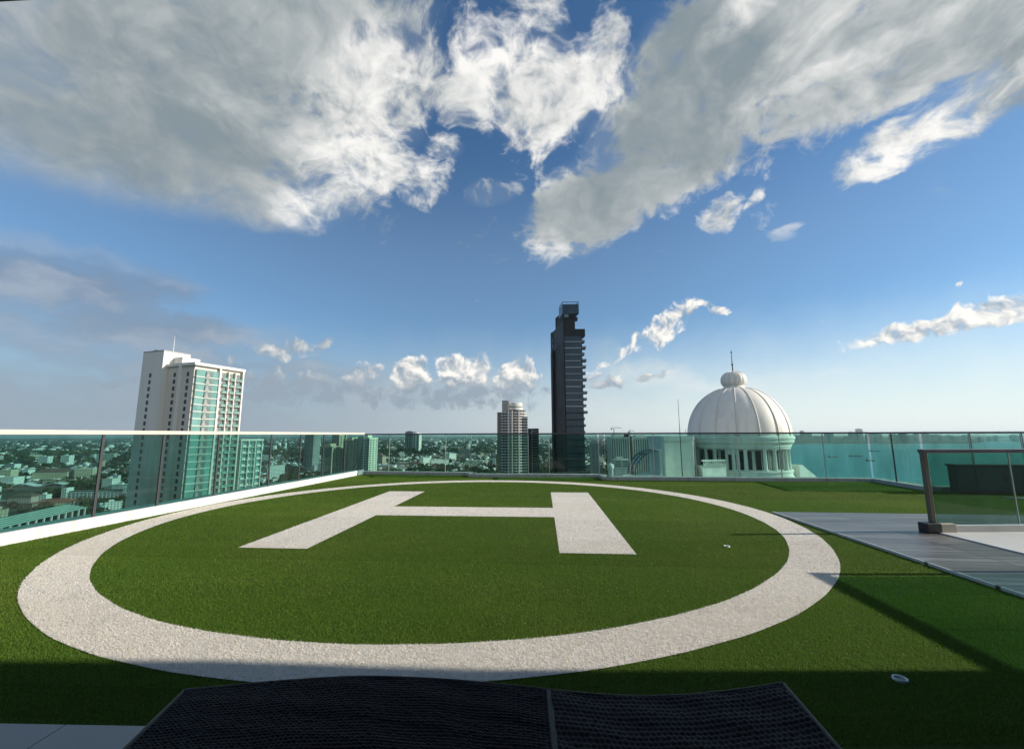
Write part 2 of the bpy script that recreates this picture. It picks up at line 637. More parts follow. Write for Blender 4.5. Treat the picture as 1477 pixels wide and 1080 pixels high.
def in_poly(x, y, poly):
    r = np.zeros(len(x), bool)
    j = len(poly) - 1
    for i in range(len(poly)):
        xi, yi = poly[i]
        xj, yj = poly[j]
        c = ((yi > y) != (yj > y)) & (x < (xj - xi) * (y - yi) / (yj - yi + 1e-12) + xi)
        r ^= c
        j = i
    return r


def ring_wobble(a, s):
    return 0.003 * np.sin(a * 7 + s) + 0.002 * np.sin(a * 19 + 2 * s) + 0.0015 * np.sin(a * 53 + 3 * s)


def in_ring(x, y):
    dx_, dy_ = x - RING_C[0], y - RING_C[1]
    r_ = np.hypot(dx_, dy_)
    a_ = np.arctan2(dy_, dx_)
    return (r_ < RING_O + ring_wobble(a_, 1.0)) & (r_ > RING_I + ring_wobble(a_, 4.0))


def in_h(x, y):
    c, s = math.cos(HA), math.sin(HA)
    u = c * (x - HC[0]) + s * (y - HC[1])
    w = -s * (x - HC[0]) + c * (y - HC[1])
    limb = (np.abs(u) < HW) & (np.abs(u) > HW - HT) & (np.abs(w) < HL)
    bar = (np.abs(u) <= HW - HT) & (np.abs(w) < HB * 0.98)
    return limb | bar


DECK = [(3.82, 6.39), (3.61, 3.16), (3.27, -2.0), (12.9, -2.0), (13.2, 1.2), (13.7, 5.47)]
TILE = [(-6.25, -2.0), (-5.77, 1.97), (-0.55, 1.81), (-0.72, -2.0)]


def scatter(x0, x1, y0, y1, dens):
    n = int((x1 - x0) * (y1 - y0) * dens)
    return rng.uniform(x0, x1, n), rng.uniform(y0, y1, n)


def blades(x, y, h, w, lean, z=0.0):
    """one tapered triangle per blade"""
    n = len(x)
    a = rng.uniform(0, 2 * PI, n)
    hh = h * rng.uniform(0.6, 1.15, n)
    la = rng.uniform(0, 2 * PI, n)
    ll = lean * rng.uniform(0.2, 1.0, n) * hh
    ww = w * rng.uniform(0.7, 1.3, n) / 2
    v = np.zeros((n, 3, 3))
    v[:, 0, 0] = x - np.cos(a) * ww
    v[:, 0, 1] = y - np.sin(a) * ww
    v[:, 1, 0] = x + np.cos(a) * ww
    v[:, 1, 1] = y + np.sin(a) * ww
    v[:, 2, 0] = x + np.cos(la) * ll
    v[:, 2, 1] = y + np.sin(la) * ll
    v[:, 2, 2] = hh
    v[:, :, 2] += z
    return v.reshape(-1, 3)


BANDS = [(1.75, 3.2, 42000, 0.0022), (3.2, 4.8, 22000, 0.0030), (4.8, 7.5, 9500, 0.0045), (7.5, 12.8, 4200, 0.0070)]
gx, gv = [], []
for y0, y1, dn, w in BANDS:
    x, y = scatter(-6.0, min(13.9, y1 * 1.42), y0, y1, dn)
    keep = in_poly(x, y, ROOF_OUT) & ~in_poly(x, y, DECK) & ~in_poly(x, y, TILE) & ~in_ring(x, y) & ~in_h(x, y)
    keep &= (np.abs(x) < y * 1.45 + 0.6)
    gv.append(blades(x[keep], y[keep], 0.0105, w, 1.0))
gv = np.concatenate(gv)
turf = np_mesh('artificial_grass', gv, np.arange(len(gv)).reshape(-1, 3), MATS['turf'])
tag(turf, 'short green artificial grass covering the helipad roof', 'grass', kind='stuff')


def pile(inside, xr, yr):
    out = []
    for y0, y1, dn, w in BANDS:
        y0, y1 = max(y0, yr[0]), min(y1, yr[1])
        if y1 <= y0: continue
        x, y = scatter(xr[0], xr[1], y0, y1, dn * 1.0)
        k = inside(x, y)
        out.append(blades(x[k], y[k], 0.0085, w * 1.6, 1.5, 0.003))
    return np.concatenate(out)


def with_base(name, base, pv, mat, base_mat):
    """one mesh: the carpet sheet and its pile"""
    nb = len(base.v)
    me = bpy.data.meshes.new(name)
    fs = list(base.f)
    V = np.concatenate([np.array(base.v), pv])
    T = (np.arange(len(pv)) + nb).reshape(-1, 3)
    starts, totals, loops = [], [], []
    c = 0
    for f in fs:
        starts.append(c); totals.append(len(f)); loops += f; c += len(f)
    starts = np.concatenate([np.array(starts), c + np.arange(0, T.size, 3)])
    totals = np.concatenate([np.array(totals), np.full(len(T), 3)])
    loops = np.concatenate([np.array(loops), T.ravel()])
    me.vertices.add(len(V)); me.vertices.foreach_set('co', V.astype(np.float32).ravel())
    me.loops.add(len(loops)); me.loops.foreach_set('vertex_index', loops.astype(np.int32))
    me.polygons.add(len(starts))
    me.polygons.foreach_set('loop_start', starts.astype(np.int32))
    me.polygons.foreach_set('loop_total', totals.astype(np.int32))
    me.materials.append(base_mat); me.materials.append(mat)
    mi = np.ones(len(starts), np.int32); mi[:len(fs)] = 0
    me.polygons.foreach_set('material_index', mi)
    me.update(calc_edges=True)
    o = bpy.data.objects.new(name, me)
    COL.objects.link(o)
    return o


nseg = 220
ring = MB()
rv = []
for i in range(nseg):
    a = 2 * PI * i / nseg
    for rr, s in ((RING_I, 4.0), (RING_O, 1.0)):
        q = rr + float(ring_wobble(np.array(a), s))
        rv.append((RING_C[0] + q * math.cos(a), RING_C[1] + q * math.sin(a), 0.004))
ring.add(rv, [(2 * i, 2 * i + 1, (2 * i + 3) % (2 * nseg), (2 * i + 2) % (2 * nseg)) for i in range(nseg)])
o = with_base('landing_circle', ring, pile(in_ring, (-5.2, 3.9), (2.0, 11.1)), MATS['white_turf'], MATS['white_backing'])
tag(o, 'large white turf circle laid in the green roof lawn around the letter', 'helipad marking')


def hpt(u, w):
    c, s = math.cos(HA), math.sin(HA)
    return (HC[0] + c * u - s * w, HC[1] + s * u + c * w, 0.004)


hb = MB()
for q in (((-HW, -HL), (-HW + HT, -HL), (-HW + HT, HL), (-HW, HL)), ((HW - HT, -HL), (HW, -HL), (HW, HL), (HW - HT, HL)),
          ((-HW + HT, -HB), (HW - HT, -HB), (HW - HT, HB), (-HW + HT, HB))):
    hb.add([hpt(*k) for k in q], [(0, 1, 2, 3)])
o = with_base('landing_letter', hb, pile(in_h, (-3.0, 1.7), (4.1, 9.1)), MATS['white_turf'], MATS['white_backing'])
tag(o, 'big white letter H of turf in the middle of the circle', 'helipad marking')

# terrace tiles under the lounger's foot
m, nt, b = new_mat('grey_tile')
p = pos(nt)
n1 = noise(nt, p, 3.0, 6.0, 0.6)
setp(b, Base_Color=mix(nt, n1, (0.30, 0.30, 0.29), (0.42, 0.42, 0.40)), Roughness=(n1 - 0.5) * 0.3 + 0.45)
MATS['tile'] = m
MATS['grout'] = weathered('grout', (0.10, 0.10, 0.095), 0.9, 20)
tl = MB()
for i in range(9):
    x0 = -1.785 + 0.6 * (i - 7)
    for j in range(7):
        y1 = 1.868 - 0.6 * j
        tl.box(x0 + 0.0025, x0 + 0.5975, y1 - 0.5975, y1 - 0.0025, -0.02, 0.012)
o = tl.build('terrace_floor', m, bevel=0.002)
o.rotation_euler = (0, 0, R(-1.7))
o.location = (-0.055, -0.06, 0)
tag(o, kind='structure')
# grout bed is the lawn slab's continuation
o = MB().prism([(-6.0, -2.0), (-5.7, 1.93), (-0.60, 1.79), (-0.75, -2.0)], 0.002, 0.007).build('terrace_bed', MATS['grout'])
tag(o, kind='structure')

# raised deck of long wood-look tiles
m, nt, b = new_mat('deck_planks')
p = pos(nt)
x_, y_, z_ = sep(nt, p)
bt = nt.nodes.new('ShaderNodeTexBrick')
bt.offset = 0.37
bt.offset_frequency = 1
nt.links.new(p.s, bt.inputs['Vector'])
bt.inputs['Scale'].default_value = 1.0
bt.inputs['Brick Width'].default_value = 1.2
bt.inputs['Row Height'].default_value = 0.105
bt.inputs['Mortar Size'].default_value = 0.006
bt.inputs['Mortar Smooth'].default_value = 0.2
bt.inputs['Color1'].default_value = (0.115, 0.110, 0.103, 1)
bt.inputs['Color2'].default_value = (0.185, 0.178, 0.168, 1)
bt.inputs['Mortar'].default_value = (0.025, 0.024, 0.022, 1)
grain = noise(nt, vmath(nt, 'MULTIPLY', p, (2.0, 40.0, 1.0)), 1.0, 6.0, 0.65)
pale = noise(nt, vmath(nt, 'MULTIPLY', p, (0.7, 9.0, 1.0)), 1.0, 5.0, 0.65)
k = grain * 0.8 + 0.6 + (pale - 0.5) * 2.4
c = vmath(nt, 'MULTIPLY', S(nt, bt.outputs['Color']), vec(nt, k, k, k))
setp(b, Base_Color=c, Roughness=grain * 0.25 + 0.26)
bump(nt, b, grain * 0.25 - S(nt, bt.outputs['Fac']), 0.002)
MATS['deck'] = m
A, Bp = Vector((3.82, 6.39)), Vector((3.61, 3.16))
ang = math.atan2(6.19 - 6.39, 5.96 - 3.82)
o = MB().prism([(0, 0), (9.9, 0.0), (9.6, -4.2), (9.4, -7.5), (0.30, -8.42), (0.10, -3.24)], -0.02, 0.022).build('deck', m)
o.location = (3.82, 6.39, 0)
o.rotation_euler = (0, 0, ang)
tag(o, kind='structure')
MATS['pale_trim'] = weathered('pale_trim', (0.55, 0.55, 0.53), 0.5, 8, 0.25)
e = MB()
for t0_, t1_ in ((0.0, 2.46), (2.50, 3.05), (3.09, 3.9), (3.94, 8.4)):
    a0 = A + (Bp - A).normalized() * t0_
    a1 = A + (Bp - A).normalized() * t1_
    e.obox(a0, a1, 0.014, 0.0, 0.027, 0.0)
o = e.build('deck_edging', MATS['pale_trim'])
tag(o, 'thin pale metal edging strip along the wooden deck by the lawn', 'edging')

# drain covers / in-ground fittings
def ground_fitting(name, x, y, r, label, cat, mat_ring, mat_in, tilt=0.0, tall=0.02):
    t = empty(name, (x, y, 0.0), label, cat)
    ringb = MB().lathe([(r * 0.72, 0.004), (r * 0.74, tall), (r * 0.96, tall + 0.003), (r, tall - 0.004), (r, 0.0)], 40)
    a = ringb.build('rim', mat_ring, t, smooth=True)
    d = MB().lathe([(0.0005, tall - 0.006), (r * 0.6, tall - 0.006), (r * 0.73, tall - 0.003)], 40).build('lens', mat_in, t, smooth=True)
    t.rotation_euler = (0, tilt, 0.4)
    return t


MATS['white_plastic'] = weathered('white_plastic', (0.72, 0.74, 0.72), 0.35, 30, 0.12)
MATS['grey_plastic'] = weathered('grey_plastic', (0.42, 0.46, 0.44), 0.4, 30, 0.15)
MATS['dull_plastic'] = weathered('dull_plastic', (0.022, 0.045, 0.018), 0.6, 30, 0.2)
ground_fitting('ground_fitting', 1.825, 2.165, 0.031, 'round white rimmed fitting set in the shaded lawn, tilted', 'ground fitting', MATS['white_plastic'], MATS['grey_plastic'], R(1), 0.010)
ground_fitting('ground_fitting', 2.21, 4.545, 0.030, 'small white round fitting in the sunlit lawn inside the circle', 'ground fitting', MATS['white_plastic'], MATS['white_plastic'], R(2), 0.009)
# ground_fitting('ground_fitting', 2.23, 2.19, 0.028, 'dull dark round fitting in the shaded lawn beside the white one', 'ground fitting', MATS['dull_plastic'], MATS['dull_plastic'], R(1), 0.008)

# ------------------------------------------------------------------ glass balustrades
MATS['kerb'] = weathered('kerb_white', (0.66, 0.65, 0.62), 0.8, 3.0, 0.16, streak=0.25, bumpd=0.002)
MATS['kerb_shaded'] = weathered('kerb_shaded', (0.40, 0.41, 0.40), 0.85, 4.0, 0.25, streak=0.4, bumpd=0.002)  # white kerb with the shade of its unlit side put into the colour
MATS['rail'] = weathered('rail_metal', (0.62, 0.60, 0.55), 0.38, 6.0, 0.12, metallic=1.0)
MATS['sunlit_rail'] = weathered('sunlit_rail', (0.60, 0.56, 0.47), 0.45, 6.0, 0.1)  # left run of the same rail, sunlight put into its colour
MATS['shaded_rail'] = weathered('shaded_rail', (0.10, 0.10, 0.11), 0.35, 6.0, 0.15, metallic=0.6)  # same rail seen from its unlit side, shade put into the colour
MATS['joint'] = weathered('joint_metal', (0.62, 0.60, 0.58), 0.4, 10.0, 0.1, metallic=0.3)
MATS['joint_dark'] = weathered('joint_dark', (0.06, 0.06, 0.065), 0.4, 10.0, 0.1)
MATS['glass_left'] = glass_sheet('green_glass_deep', (0.24, 0.53, 0.47))
MATS['glass_back'] = glass_sheet('green_glass', (0.42, 0.74, 0.64))
MATS['glass_near'] = glass_sheet('green_glass_near', (0.30, 0.54, 0.44))


def balustrade(name, label, a, b, joints, glass, rail_mat, kerb_mat, kerb_h, kerb_w, top, side, joint_mats, kerb_in=0.06, rail_t=0.045, rail_w=0.06, ends=(0.0, 0.0)):
    """glass run from a to b; the roof lies on side (+1 left / -1 right of a->b); joints are distances from a"""
    L = math.hypot(b[0] - a[0], b[1] - a[1])
    t = empty(name, (a[0], a[1], 0.0), label, 'balustrade', rotz=math.atan2(b[1] - a[1], b[0] - a[0]))
    s = side
    y0, y1 = sorted((s * kerb_in, s * (kerb_in - kerb_w)))
    MB().box(ends[0], L - ends[1], y0, y1, -0.10, kerb_h).build('kerb', kerb_mat, t, bevel=0.008)
    js = [0.0 + ends[0]] + list(joints) + [L - ends[1]]
    for i in range(len(js) - 1):
        pane_w = js[i + 1] - js[i] - 0.026
        gp = MB().box(-pane_w / 2, pane_w / 2, -0.006, 0.006, kerb_h + 0.004, top - rail_t - 0.002).build('glass_pane', glass, t)
        gp.location = ((js[i] + js[i + 1]) / 2, 0, 0)
        gp.rotation_euler = (0, 0, R(rnd.uniform(-0.25, 0.25)))
    for j in joints:
        d = 0.008
        MB().box(j - d, j + d, -0.010, 0.010, kerb_h + 0.003, top - rail_t - 0.002).build('joint_strip', joint_mats[0], t)
        if joint_mats[1]:
            MB().box(j + d + 0.001, j + d + 0.014, -0.011, 0.009, kerb_h + 0.003, top - rail_t - 0.002).build('joint_seal', joint_mats[1], t)
    r = MB().box(ends[0], L - ends[1], -rail_w / 2, rail_w / 2, top - rail_t, top).build('handrail', rail_mat, t, bevel=0.006)
    return t


def jl(a, b, pts):
    """distances along a->b of the joints seen in the given directions x/y from the terrace centre"""
    out = []
    ux, uy = b[0] - a[0], b[1] - a[1]
    L = math.hypot(ux, uy)
    for k in pts:
        t = (k * a[1] - a[0]) / (ux - k * uy)
        out.append(t * L)
    return sorted(out)


left_j = jl(LEFT_A, LEFT_B, (-0.963, -0.82, -0.69, -0.5668, -0.4971, -0.4429, -0.3925))
lj0 = left_j[0]
left_j = [lj0 - 1.1 * k for k in (4, 3, 2, 1)] + left_j
balustrade('glass_balustrade', 'long sunlit balustrade with sun-bright handrail and white kerb in front of the white apartment tower', LEFT_A, LEFT_B, left_j,
           MATS['glass_left'], MATS['sunlit_rail'], MATS['kerb'], 0.13, 0.30, 1.22, -1, (MATS['joint_dark'], MATS['joint_dark']), kerb_in=0.05, rail_t=0.055)
lab = ('balustrade of green glass in front of the pale green apartment slabs, far left corner',
       'balustrade of green glass in front of the dark skyscraper, stepped between two others',
       'balustrade of green glass in front of the white dome')
jb = ((-0.2876, -0.1558), (0.0378, 0.0866), (0.2753, 0.3306, 0.4282, 0.5274, 0.6265, 0.729))
for i, (a, b) in enumerate(BACK):
    balustrade('glass_balustrade', lab[i], a, b, jl(a, b, jb[i]), MATS['glass_back'], MATS['shaded_rail'], MATS['kerb_shaded'],
               0.085, 0.26, 1.19, -1, (MATS['joint'], None), kerb_in=0.05, rail_t=0.04, ends=(0.02, 0.02))
for i in range(2):      # short returns where the roof edge steps
    a = BACK[i][1]; b = BACK[i + 1][0]
    balustrade('glass_balustrade', ('short glass return at the step left of the beige tower', 'short glass return at the step left of the white dome')[i],
               a, b, [], MATS['glass_back'], MATS['shaded_rail'], MATS['kerb_shaded'], 0.085, 0.2, 1.19, -1, (MATS['joint'], None), kerb_in=0.05, rail_t=0.04, ends=(0.04, -0.02))
rl = ('short balustrade of green glass running back from the corner right of the dome',
      'balustrade of green glass before the open sea, behind the dark cabinet', 'balustrade of green glass at the far right end of the roof, beyond the cabinet')
rj = ((0.8899,), (1.0736, 1.1955, 1.32, 1.445, 1.57), ())
for i, (a, b) in enumerate(RIGHT):
    jj = jl(a, b, rj[i]) if rj[i] else [1.1 * k for k in range(1, 6)]
    balustrade('glass_balustrade', rl[i], a, b, jj, MATS['glass_back'], MATS['shaded_rail'], MATS['kerb_shaded'],
               0.085, 0.26, 1.185, -1, (MATS['joint'], MATS['joint_dark']), kerb_in=0.05, rail_t=0.04, ends=(0.03, 0.0))

# plinth of the stair head with its own glass screens
MATS['plinth'] = weathered('plinth_paint', (0.56, 0.56, 0.54), 0.6, 1.5, 0.12, streak=0.1)
pl = MB().prism([(4.87, 5.13), (4.70, 2.35), (6.95, 2.2), (7.55, 5.15)], -0.02, 0.034)
pl.obox((4.875, 5.06), (7.5, 5.10), 0.10, 0.036, 0.105)
pl = pl.build('stair_plinth', MATS['plinth'])
tag(pl, 'low white painted landing beside the wooden deck, carrying the brown post screen', 'plinth')
MATS['post'] = weathered('brown_post', (0.105, 0.095, 0.080), 0.45, 6.0, 0.2, metallic=0.4)
MATS['beige'] = weathered('beige_block', (0.42, 0.39, 0.33), 0.7, 8.0, 0.2)
MATS['black'] = weathered('black_metal', (0.012, 0.013, 0.015), 0.5, 12.0, 0.3)


def screen(label, a, b, joints, top):
    L = math.hypot(b[0] - a[0], b[1] - a[1])
    t = empty('glass_screen', (a[0], a[1], 0.0), label, 'glass screen', rotz=math.atan2(b[1] - a[1], b[0] - a[0]))
    MB().box(-0.026, 0.026, -0.024, 0.024, 0.135, top - 0.045).build('post', MATS['post'], t, bevel=0.004)
    MB().box(-0.035, L, -0.032, 0.032, top - 0.045, top).build('handrail', MATS['shaded_rail'], t, bevel=0.004)
    js = [0.05] + joints + [L]
    for i in range(len(js) - 1):
        MB().box(js[i] + 0.006, js[i + 1] - 0.006, -0.006, 0.006, 0.112, top - 0.047).build('glass_pane', MATS['glass_near'], t)
    for j in joints:
        MB().box(j - 0.004, j + 0.004, -0.008, 0.008, 0.112, top - 0.047).build('joint_strip', MATS['joint'], t)
    MB().box(-0.13, 0.035, -0.07, 0.05, 0.022, 0.132).build('base_cover', MATS['black'], t, bevel=0.004)
    MB().box(0.036, 0.21, -0.065, 0.045, 0.024, 0.126).build('base_block', MATS['beige'], t, bevel=0.004)
    return t


screen('low glass screen with brown post and dark handrail on the white plinth', (4.86, 5.06), (7.50, 5.10), [1.02, 2.04], 0.965)
screen('low glass screen across the plinth nearer the sunlit ring, seen by its shadow', (4.78, 3.66), (4.60, 1.6), [1.0], 0.965)

# dark equipment cabinet on the far side
MATS['cabinet'] = weathered('cabinet_paint', (0.018, 0.062, 0.054), 0.5, 3.0, 0.3)
t = empty('equipment_cabinet', (8.60, 8.36, 0.0), 'low dark rectangular cabinet behind the brown post screen', 'cabinet', rotz=R(-7.5))
MB().box(0.03, 2.3, 0.0, 0.20, 0.03, 0.52).build('body', MATS['cabinet'], t, bevel=0.006)
MB().box(0.0, 2.33, -0.025, 0.22, 0.522, 0.555).build('lid', MATS['cabinet'], t, bevel=0.006)
for x in (0.62, 1.20, 1.78):
    MB().box(x - 0.27, x + 0.27, -0.012, -0.002, 0.07, 0.48).build('door', MATS['cabinet'], t, bevel=0.004)
    MB().box(x + 0.18, x + 0.23, -0.022, -0.013, 0.24, 0.34).build('handle', MATS['black'], t)
tag(MB().prism([(8.75, 7.75), (9.4, 7.15), (12.5, 6.7), (12.6, 7.4)], -0.02, 0.024).build('roof_paving', MATS['tile']), kind='structure')

# ------------------------------------------------------------------ wicker lounger in the foreground, standing across the view
m, nt, b = new_mat('dark_wicker')
p = pos(nt)
n1 = noise(nt, vmath(nt, 'MULTIPLY', p, (20.0, 160.0, 20.0)), 1.0, 3.0, 0.6)
setp(b, Base_Color=mix(nt, n1, (0.003, 0.0035, 0.005), (0.010, 0.011, 0.016)), Roughness=0.45)
b.inputs['Specular IOR Level'].default_value = 0.08
MATS['wicker'] = m
MATS['wicker_frame'] = weathered('wicker_frame', (0.008, 0.008, 0.010), 0.5, 20.0, 0.3, spec=0.25)


def prof_z(x):
    """height of the lying surface along the lounger"""
    pts = [(-1.00, 0.410), (-0.85, 0.422), (-0.68, 0.436), (-0.45, 0.447), (-0.22, 0.440), (-0.02, 0.424), (0.10, 0.412), (0.22, 0.400), (0.36, 0.393), (0.50, 0.396), (0.66, 0.410), (0.82, 0.432)]
    for i in range(len(pts) - 1):
        if x <= pts[i + 1][0] or i == len(pts) - 2:
            x0, z0 = pts[i]; x1, z1 = pts[i + 1]
            xm, zm = pts[max(i - 1, 0)]; xp, zp = pts[min(i + 2, len(pts) - 1)]
            t = (x - x0) / (x1 - x0)
            m0_ = (z1 - zm) / (x1 - xm) * (x1 - x0)
            m1_ = (zp - z0) / (xp - x0) * (x1 - x0)
            t2, t3 = t * t, t * t * t
            return (2 * t3 - 3 * t2 + 1) * z0 + (t3 - 2 * t2 + t) * m0_ + (-2 * t3 + 3 * t2) * z1 + (t3 - t2) * m1_


LY0, LY1 = 0.66, 1.352


def weave(x0, x1, y0, y1, pitch_x, pitch_y, slant):
    """over-and-under basket weave as a height field on the curved surface"""
    sx, sy = 5, 5
    nx, ny = int((x1 - x0) / pitch_x) * sx, int((y1 - y0) / pitch_y) * sy
    xs = np.linspace(x0, x1, nx + 1)
    ys = np.linspace(y0, y1, ny + 1)
    X, Y = np.meshgrid(xs, ys, indexing='ij')
    U = (X - x0) / pitch_x + slant * (Y - y0) / pitch_y
    V = (Y - y0) / pitch_y
    zx = np.array([prof_z(float(q)) for q in xs])[:, None]
    iu, iv = np.floor(U), np.floor(V)
    fu, fv = U - iu - 0.5, V - iv - 0.5
    sign = np.where((iu + iv) % 2 == 0, 1.0, -1.0)
    a = np.sqrt(np.clip(1 - (fv / 0.53) ** 2, 0, 1)) * 0.6 + sign * np.cos(fu * PI) * 0.55
    c = np.sqrt(np.clip(1 - (fu / 0.53) ** 2, 0, 1)) * 0.6 - sign * np.cos(fv * PI) * 0.55
    # hand-woven: strands sag, bulge and wander a little
    hsh = np.sin(iu * 12.9898 + iv * 78.233) * 43758.5453
    hsh = hsh - np.floor(hsh)
    Z = zx + np.maximum(a, c) * 0.0052 * (0.85 + 0.3 * hsh) + 0.0015 * np.sin(X * 31 + Y * 17) + 0.001 * np.sin(Y * 63 + X * 11)
    Y = Y + 0.0009 * np.sin(X * 23 + iv * 1.7)
    v = np.stack([X, Y, Z], -1).reshape(-1, 3)
    i, j = np.meshgrid(np.arange(nx), np.arange(ny), indexing='ij')
    q = (i * (ny + 1) + j).ravel()
    f = np.stack([q, q + ny + 1, q + ny + 2, q + 1], 1)
    return v, f


t = empty('sun_lounger', (0, 0, 0.0), 'dark wicker sun lounger with a wavy woven surface in the shade', 'sun lounger')
v, f = weave(-0.95, 0.094, LY0, LY1 - 0.012, 0.0125, 0.0105, 0.0)
np_mesh('seat', v, f, MATS['wicker'], t, smooth=True)
v, f = weave(0.112, 0.782, LY0, LY1 - 0.012, 0.0150, 0.0180, 0.35)
np_mesh('backrest', v, f, MATS['wicker'], t, smooth=True)


def edge_path(x0, x1, y, dz=0.0, n=40):
    return [(x0 + (x1 - x0) * i / n, y, prof_z(x0 + (x1 - x0) * i / n) + dz) for i in range(n + 1)]


for x0, x1, part in ((-0.958, 0.100, 'seat_frame'), (0.107, 0.790, 'back_frame')):
    fb = MB()
    fb.tube(edge_path(x0, x1, LY1 - 0.008, -0.003), 0.009, 8)
    fb.tube(edge_path(x0, x1, LY0, -0.003), 0.009, 8)
    for xe in (x0, x1):
        fb.tube([(xe, LY0, prof_z(xe) - 0.003), (xe, LY1 - 0.008, prof_z(xe) - 0.003)], 0.008, 8)
    # woven apron under the edge
    n = 30
    for y in (LY1 - 0.006, LY0 - 0.002):
        for i in range(n):
            xa, xb = x0 + (x1 - x0) * i / n, x0 + (x1 - x0) * (i + 1) / n
            za, zb = prof_z(xa), prof_z(xb)
            fb.add([(xa, y, za - 0.012), (xb, y, zb - 0.012), (xb, y, zb - 0.11), (xa, y, za - 0.11), (xa, y - 0.004, za - 0.012), (xb, y - 0.004, zb - 0.012), (xb, y - 0.004, zb - 0.11), (xa, y - 0.004, za - 0.11)],
                   [(3, 2, 1, 0), (4, 5, 6, 7), (0, 1, 5, 4), (2, 3, 7, 6)])
    fb.build(part, MATS['wicker_frame'], t, smooth=True)
for x in (-0.84, 0.68):
    for y in (LY0 + 0.05, LY1 - 0.07):
        MB().tube([(x, y, prof_z(x) - 0.03), (x, y, 0.002)], [0.020, 0.016], 10).build('leg', MATS['wicker_frame'], t, smooth=True)

for ch in t.children:       # the couch is a little wider at its far edge
    for v_ in ch.data.vertices:
        v_.co.x = -0.02 + (v_.co.x + 0.02) * (1.0 - 0.16 * (LY1 - v_.co.y))
# ------------------------------------------------------------------ the hotel: body under the roof, penthouse behind, canopy over the terrace
GZ = -100.0
MATS['hotel_wall'] = weathered('hotel_wall', (0.60, 0.58, 0.53), 0.8, 0.3, 0.1, streak=0.15)
MATS['window_dark'] = weathered('window_dark', (0.020, 0.026, 0.030), 0.45, 0.6, 0.5)
MATS['soffit'] = weathered('canopy_soffit', (0.10, 0.10, 0.08), 0.7, 2.0, 0.15)
t = empty('hotel_building', (0, 0, GZ), 'white hotel block carrying the green helipad roof', 'building')
MB().prism([(-6.50, -9), (-6.50, -2.0), (-4.70, 13.02), (-1.0, 12.52), (-1.0, 12.06), (2.5, 11.84), (2.5, 11.2), (8.9, 10.58), (8.65, 9.0), (14.2, 8.35), (13.2, -2), (14, -3), (14, -9)], 0.0, 99.9).build('body', MATS['hotel_wall'], t)
t = empty('penthouse', (6.0, 2.3, 0.0), 'tall white penthouse wall casting the big shadow over the terrace', 'building')
MB().prism([(0.0, -8.0), (0.0, -0.07), (7.0, -0.5), (7.0, -8.0)], -0.05, 2.62).build('lower_wall', MATS['hotel_wall'], t)
MB().prism([(0.0, -8.0), (0.0, -0.17), (7.0, -0.55), (7.0, -8.0)], 2.621, 3.14).build('band', MATS['hotel_wall'], t)
MB().prism([(0.0, -8.0), (0.0, 0.02), (7.0, -0.45), (7.0, -8.0)], 3.141, 8.2).build('upper_wall', MATS['hotel_wall'], t)
t = empty('canopy', (0, 0, 3.1), 'dark flat canopy roof over the terrace, only its edge peeking into the sky', 'canopy')
MB().prism([(-6.3, 1.855), (7.2, 1.18), (6.9, -4.0), (-6.3, -4.0)], 0.0, 0.16).build('roof_slab', MATS['soffit'], t, bevel=0.01)
for x in (-5.6, 5.2):
    MB().box(x - 0.09, x + 0.09, -2.8, -2.62, -3.1, -0.001).build('column', MATS['post'], t)

t = empty('added_shade_wall', (0, -1.35, 0.0), 'unseen dark wall added behind the terrace to block low sky light', 'building')  # out-of-view wall added to deepen the shade on the near terrace
MB().box(-6.0, 5.95, -0.30, -0.20, 0.0, 3.09).build('dark_wall', MATS['post'], t)
for k in range(8):
    MB().box(-5.95 + k * 1.49, -4.53 + k * 1.49, -0.19, -0.17, 0.05, 2.9).build('window', MATS['window_dark'], t)

# ------------------------------------------------------------------ the domed pavilion on the next roof
MATS['dome'] = weathered('dome_skin', (0.78, 0.73, 0.64), 0.6, 0.7, 0.10, streak=0.16)
MATS['dome_rib'] = weathered('dome_rib', (0.66, 0.62, 0.54), 0.6, 1.0, 0.15)
MATS['stucco'] = weathered('white_stucco', (0.80, 0.79, 0.74), 0.8, 0.6, 0.08, streak=0.16)
DC = (25.5, 48.05)
AZC = math.atan2(-DC[1], -DC[0])       # direction from the dome towards the terrace
t = empty('domed_pavilion', (DC[0], DC[1], 0.0), 'white ribbed dome with a small lantern on a round columned drum', 'building', rotz=AZC)
RD = 5.16
dome_prof = []
for i in range(25):
    a = i / 24 * R(74.5)
    dome_prof.append((RD * math.cos(a) ** 0.92, 0.92 + 5.35 * math.sin(a) / math.sin(R(74.5))))


def gore(a, z):
    k = (a * 16 / (2 * PI)) % 1.0
    return 1.0 + 0.012 * math.sin(PI * k)


